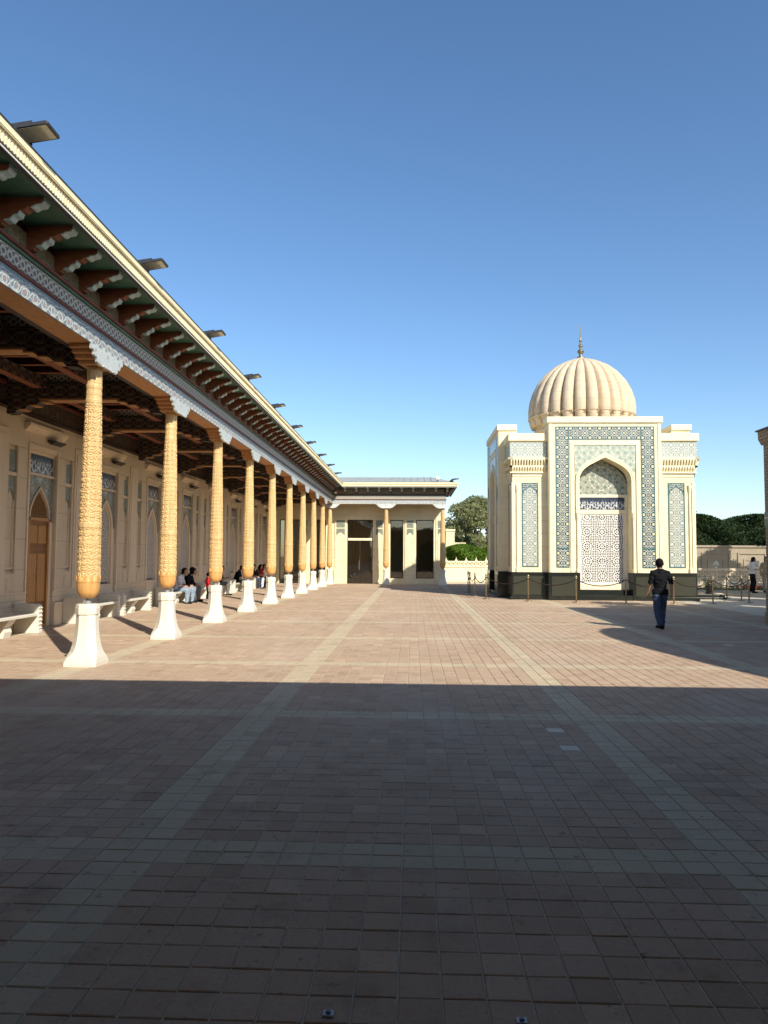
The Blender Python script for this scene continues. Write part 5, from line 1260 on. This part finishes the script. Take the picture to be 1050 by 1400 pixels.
def person(label, J, loc, rz, wear, k=1.0, hem=None, hair='short', sleeve='short', group=None, seed=0, skirt=False):
    """one continuous body grown from joints, with shirt, trousers, shoes and hair as fitted children"""
    bones = []      # a, b, ra, rb, tag
    def b(a, c, ra, rb, tag): bones.append((J[a] if isinstance(a, str) else a, J[c] if isinstance(c, str) else c, ra * k, rb * k, tag))
    b('pel', 'belly', 0.130, 0.120, 'shirt'); b('belly', 'chest', 0.122, 0.135, 'shirt'); b('chest', 'nb', 0.135, 0.075, 'shirt')
    b('nb', 'nk', 0.062, 0.056, 'skin')
    fwd = V3(0, 1, 0)
    for s, sg in (('L', -1), ('R', 1)):
        b(J['chest'] + V3(sg * 0.05, 0, 0.0) * k, 'sh' + s, 0.11, 0.062, 'shirt'); b(J['nb'] + V3(0, 0, -0.01) * k, 'sh' + s, 0.062, 0.058, 'shirt'); b(J['belly'] + V3(sg * 0.045, 0, 0) * k, J['chest'] + V3(sg * 0.06, 0, 0) * k, 0.105, 0.115, 'shirt')
        b('sh' + s, 'el' + s, 0.056, 0.045, 'shirt'); b('el' + s, 'wr' + s, 0.043, 0.029, 'shirt' if sleeve == 'long' else 'skin')
        b('pel', 'hip' + s, 0.12, 0.105, 'trousers'); b('hip' + s, 'kn' + s, 0.096, 0.068, 'trousers'); b('kn' + s, 'an' + s, 0.069, 0.056, 'trousers')
        b(J['an' + s] + V3(0, -0.035, -0.03) * k, 'to' + s, 0.044, 0.036, 'shoe')
        # hand: palm and five unequal fingers, slightly curled
        w, h = J['wr' + s], J['ha' + s]; d = (h - w).normalized()
        side = d.cross(V3(0, 1, 0) if abs(d.y) < 0.8 else V3(0, 0, 1)).normalized(); nrm = side.cross(d)
        b(w, w + d * 0.075 * k, 0.028, 0.034, 'skin')
        for q, (off, ln) in enumerate(((-0.030, 0.062), (-0.010, 0.075), (0.010, 0.072), (0.029, 0.056))):
            r0 = w + d * 0.075 * k + nrm * 0 + (d.cross(side)) * 0 + side * 0
            across = nrm if abs(nrm.y) > abs(side.y) else side
            p0 = w + d * 0.075 * k + across * off * k; p1 = p0 + d * ln * 0.55 * k; p2 = p1 + (d * 0.8 + (side if across is nrm else nrm) * 0.45 * -sg).normalized() * ln * 0.5 * k
            bones.append((p0, p1, 0.0105 * k, 0.0095 * k, 'skin')); bones.append((p1, p2, 0.0095 * k, 0.008 * k, 'skin'))
        across = nrm if abs(nrm.y) > abs(side.y) else side
        p0 = w + d * 0.03 * k + across * 0.028 * k; p1 = p0 + (d * 0.7 + across * 0.7).normalized() * 0.05 * k
        bones.append((p0, p1, 0.013 * k, 0.010 * k, 'skin'))
    mb = MB()
    for a, c, ra, rb, t in bones:
        L = (c - a).length; n = 6
        mb.tube([a + (c - a) * (i / n) for i in range(n + 1)], [ra + (rb - ra) * i / n for i in range(n + 1)], 12)
        mb.ell(a, (ra, ra, ra), 12, 8); mb.ell(c, (rb, rb, rb), 12, 8)
    hd = J['hd']; hk = k * (1.08 if k > 0.8 else 1.25)
    mb.ell(hd + V3(0, -0.008, 0.022) * hk, (0.077 * hk, 0.095 * hk, 0.098 * hk), 18, 14)     # skull
    mb.ell(hd + V3(0, 0.030, -0.055) * hk, (0.056 * hk, 0.060 * hk, 0.062 * hk), 14, 10)      # jaw
    mb.tube([hd + V3(0, 0.085, 0.02) * hk, hd + V3(0, 0.108, -0.018) * hk], [0.010 * hk, 0.016 * hk], 8)   # nose
    mb.ell(hd + V3(0, 0.088, -0.052) * hk, (0.024 * hk, 0.010 * hk, 0.009 * hk), 10, 6)       # lips
    for sg in (-1, 1): mb.ell(hd + V3(sg * 0.079, -0.005, -0.002) * hk, (0.012 * hk, 0.022 * hk, 0.032 * hk), 8, 8)
    if skirt:
        pass
    src = bpy.data.objects.new('tmp', mb.mesh('tmp')); COL.objects.link(src)
    md = src.modifiers.new('r', 'REMESH'); md.mode = 'VOXEL'; md.voxel_size = 0.0125 * max(k, 0.7)
    sm = src.modifiers.new('s', 'SMOOTH'); sm.iterations = 3; sm.factor = 0.5
    dg = bpy.context.evaluated_depsgraph_get(); dg.update()
    me = bpy.data.meshes.new_from_object(src.evaluated_get(dg)); bpy.data.objects.remove(src)
    me.name = 'person'; me.materials.clear(); me.materials.append(SKIN)
    nv, nf = len(me.vertices), len(me.polygons)
    co = np.empty(nv * 3); me.vertices.foreach_get('co', co); co = co.reshape(-1, 3)
    no = np.empty(nv * 3); me.vertices.foreach_get('normal', no); no = no.reshape(-1, 3)
    best = np.full(nv, 1e9); tagv = np.zeros(nv, int); names = ['skin', 'shirt', 'trousers', 'shoe', 'hair']
    for a, c, ra, rb, t in bones:
        a_, c_ = np.array(a), np.array(c); ab = c_ - a_; tt = np.clip(((co - a_) @ ab) / max(ab @ ab, 1e-9), 0, 1)
        ds = np.linalg.norm(co - a_ - tt[:, None] * ab, axis=1) - (ra + (rb - ra) * tt)
        m_ = ds < best; best[m_] = ds[m_]; tagv[m_] = names.index(t)
    h = np.array(hd); rel = (co - h) / hk
    ds = np.linalg.norm(rel - np.array([0, 0, -0.01]), axis=1) - 0.10
    m_ = (ds < 0.06) & (rel[:, 2] > -0.115); tagv[m_] = 0
    isf = m_ & ((rel[:, 2] > 0.05) | ((rel[:, 1] < 0.015) & (rel[:, 2] > -0.04)) | ((rel[:, 1] < -0.025) & (rel[:, 2] > -0.085))) & ~((rel[:, 1] > 0.06) & (rel[:, 2] < 0.08))
    tagv[isf] = 4
    if hem is not None:      # straight hem: the shirt hangs over the trousers
        tr_ = np.hypot(co[:, 0], co[:, 1]) < 0.24 * k
        tagv[tr_ & (tagv == 2) & (co[:, 2] > hem)] = 1; tagv[tr_ & (tagv == 1) & (co[:, 2] <= hem)] = 2
    tagv[(tagv == 2) & (co[:, 2] > J['pel'].z + 0.0 * k) & (np.hypot(co[:, 0] - J['pel'].x, co[:, 1] - J['pel'].y) < 0.2 * k)] = 1
    loops = [tuple(p.vertices) for p in me.polygons]
    body = bpy.data.objects.new('person', me); COL.objects.link(body); body.location = loc; body.rotation_euler.z = rz
    me.polygons.foreach_set('use_smooth', np.ones(nf, bool))
    tag(body, label, 'person', group)
    rr = np.random.default_rng(seed)
    for ti, (nm, infl) in ((1, ('shirt', 0.011)), (2, ('trousers', 0.010)), (3, ('shoe', 0.005)), (4, ('hair', 0.012))):
      fs_all = [q for q in loops if sum(tagv[i] == ti for i in q) * 2 >= len(q)]
      if not fs_all: continue
      for fs in ([[q for q in fs_all if co[q[0], 0] * sg > 0] for sg in (-1, 1)] if ti == 3 else [fs_all]):
        if not fs: continue
        ids = sorted({i for q in fs for i in q}); mp_ = {v: n for n, v in enumerate(ids)}
        P = co[ids]; wr = np.sin(P[:, 2] * 55 + P[:, 0] * 23) * np.sin(P[:, 1] * 31 + P[:, 2] * 17) * (0.007 if ti < 3 else 0.002)
        m2 = bpy.data.meshes.new(nm); m2.from_pydata((P + no[ids] * (infl * k + wr)[:, None]).tolist(), [], [tuple(mp_[i] for i in q) for q in fs])
        m2.polygons.foreach_set('use_smooth', np.ones(len(m2.polygons), bool)); m2.materials.append(M[wear[nm]])
        o = bpy.data.objects.new(nm, m2); COL.objects.link(o); o.parent = body
        so = o.modifiers.new('cloth', 'SOLIDIFY'); so.thickness = 0.006; so.offset = -1
    if hair == 'long':
        lob('long_hair', MB().tube([hd + V3(0, -0.05, 0.06) * hk, hd + V3(0, -0.09, -0.03) * hk, hd + V3(0, -0.085, -0.14) * hk, hd + V3(0, -0.09, -0.28) * hk], [0.06 * hk, 0.075 * hk, 0.075 * hk, 0.03 * hk], 12), 'dark_hair', body)
    # eyes
    for sg in (-1, 1): lob('eye', MB().ell(hd + V3(sg * 0.030, 0.078, 0.012) * hk, (0.012 * hk, 0.008 * hk, 0.007 * hk), 8, 6), 'dark_hair', body)
    return body
def wear(a, b_, c='dark_shoes'): return {'shirt': a, 'trousers': b_, 'shoe': c, 'hair': 'dark_hair'}
person('man in black top and blue jeans walking toward the mausoleum', stand(0.20, 0.5), (6.08, 18.45, 0.0), 0.05, wear('black_cloth', 'jeans_blue'), seed=1, hem=0.87)
jw = stand(0.03, 0.3, hip=True); jw['hd'] += V3(0, 0.05, -0.03)
person('man in white shirt and black trousers standing with hand on hip', jw, (16.25, 36.1, 0.12), R(-100), wear('white_cloth', 'black_cloth'), seed=2, hem=0.92)
person('person in beige clothes standing half hidden beside the brick wall', stand(0.02, 0.2), (17.15, 36.6, 0.12), R(170), wear('beige_cloth', 'beige_cloth'), hair='long', sleeve='long', seed=3, hem=0.85)
SX = BX - 0.02; FX = R(-90); SG = 'visitors seated along the gallery wall'
SZ = -0.02
person('man in white shirt and pale jeans seated on marble bench leaning forward', sit(0.20), (SX, 26.75, SZ), FX, wear('white_cloth', 'pale_jeans'), group=SG, seed=4)
person('person in black seated beside the man in white shirt, head bowed', sit(0.32), (SX, 27.4, SZ), FX, wear('black_cloth', 'pale_jeans'), sleeve='long', group=SG, seed=5)
person('person in black seated upright between the bowed one and the child in red', sit(0.10), (SX, 28.15, SZ), FX, wear('black_cloth', 'grey_cloth'), sleeve='long', group=SG, seed=6)
K = 0.60
jc = {a: v * K for a, v in stand(0.02, 0.2).items()}
jc['hd'] = jc['nk'] + V3(0, 0.02, 0.085)
person('small child in red top standing beside the bench', jc, (SX + 0.62, 28.75, 0.0), R(-60), wear('red_cloth', 'navy_cloth', 'light_shoes'), k=K, sleeve='long', seed=7, hem=0.53)
person('person in grey trousers seated on bench, hands raised to a phone', sit(0.08, 'up'), (SX, 32.7, SZ), FX, wear('black_cloth', 'grey_cloth'), group=SG, seed=8)
person('man in black shirt and trousers seated reading white papers', sit(0.22, 'up'), (SX, 35.75, SZ), FX, wear('black_cloth', 'black_cloth'), group=SG, seed=9)
person('person in dark top and blue jeans seated in the group of three', sit(0.06), (SX, 39.5, SZ), FX, wear('black_cloth', 'jeans_blue', 'light_shoes'), group=SG, hair='long', seed=10)
person('person in brown top and pale trousers seated in the group of three', sit(0.22, 'up'), (SX, 40.25, SZ), FX, wear('brown_cloth', 'white_cloth'), group=SG, hair='long', seed=11)
person('person in red top and dark trousers seated in the group of three', sit(0.25, 'up'), (SX, 40.95, SZ), FX, wear('red_cloth', 'black_cloth'), group=SG, hair='long', seed=12)
tag(ob('paper_sheaf', MB().box(SX + 0.30, SX + 0.52, 35.59, 35.91, 0.665, 0.675), 'lattice_white'), 'white papers on the lap of the man in black', 'papers')
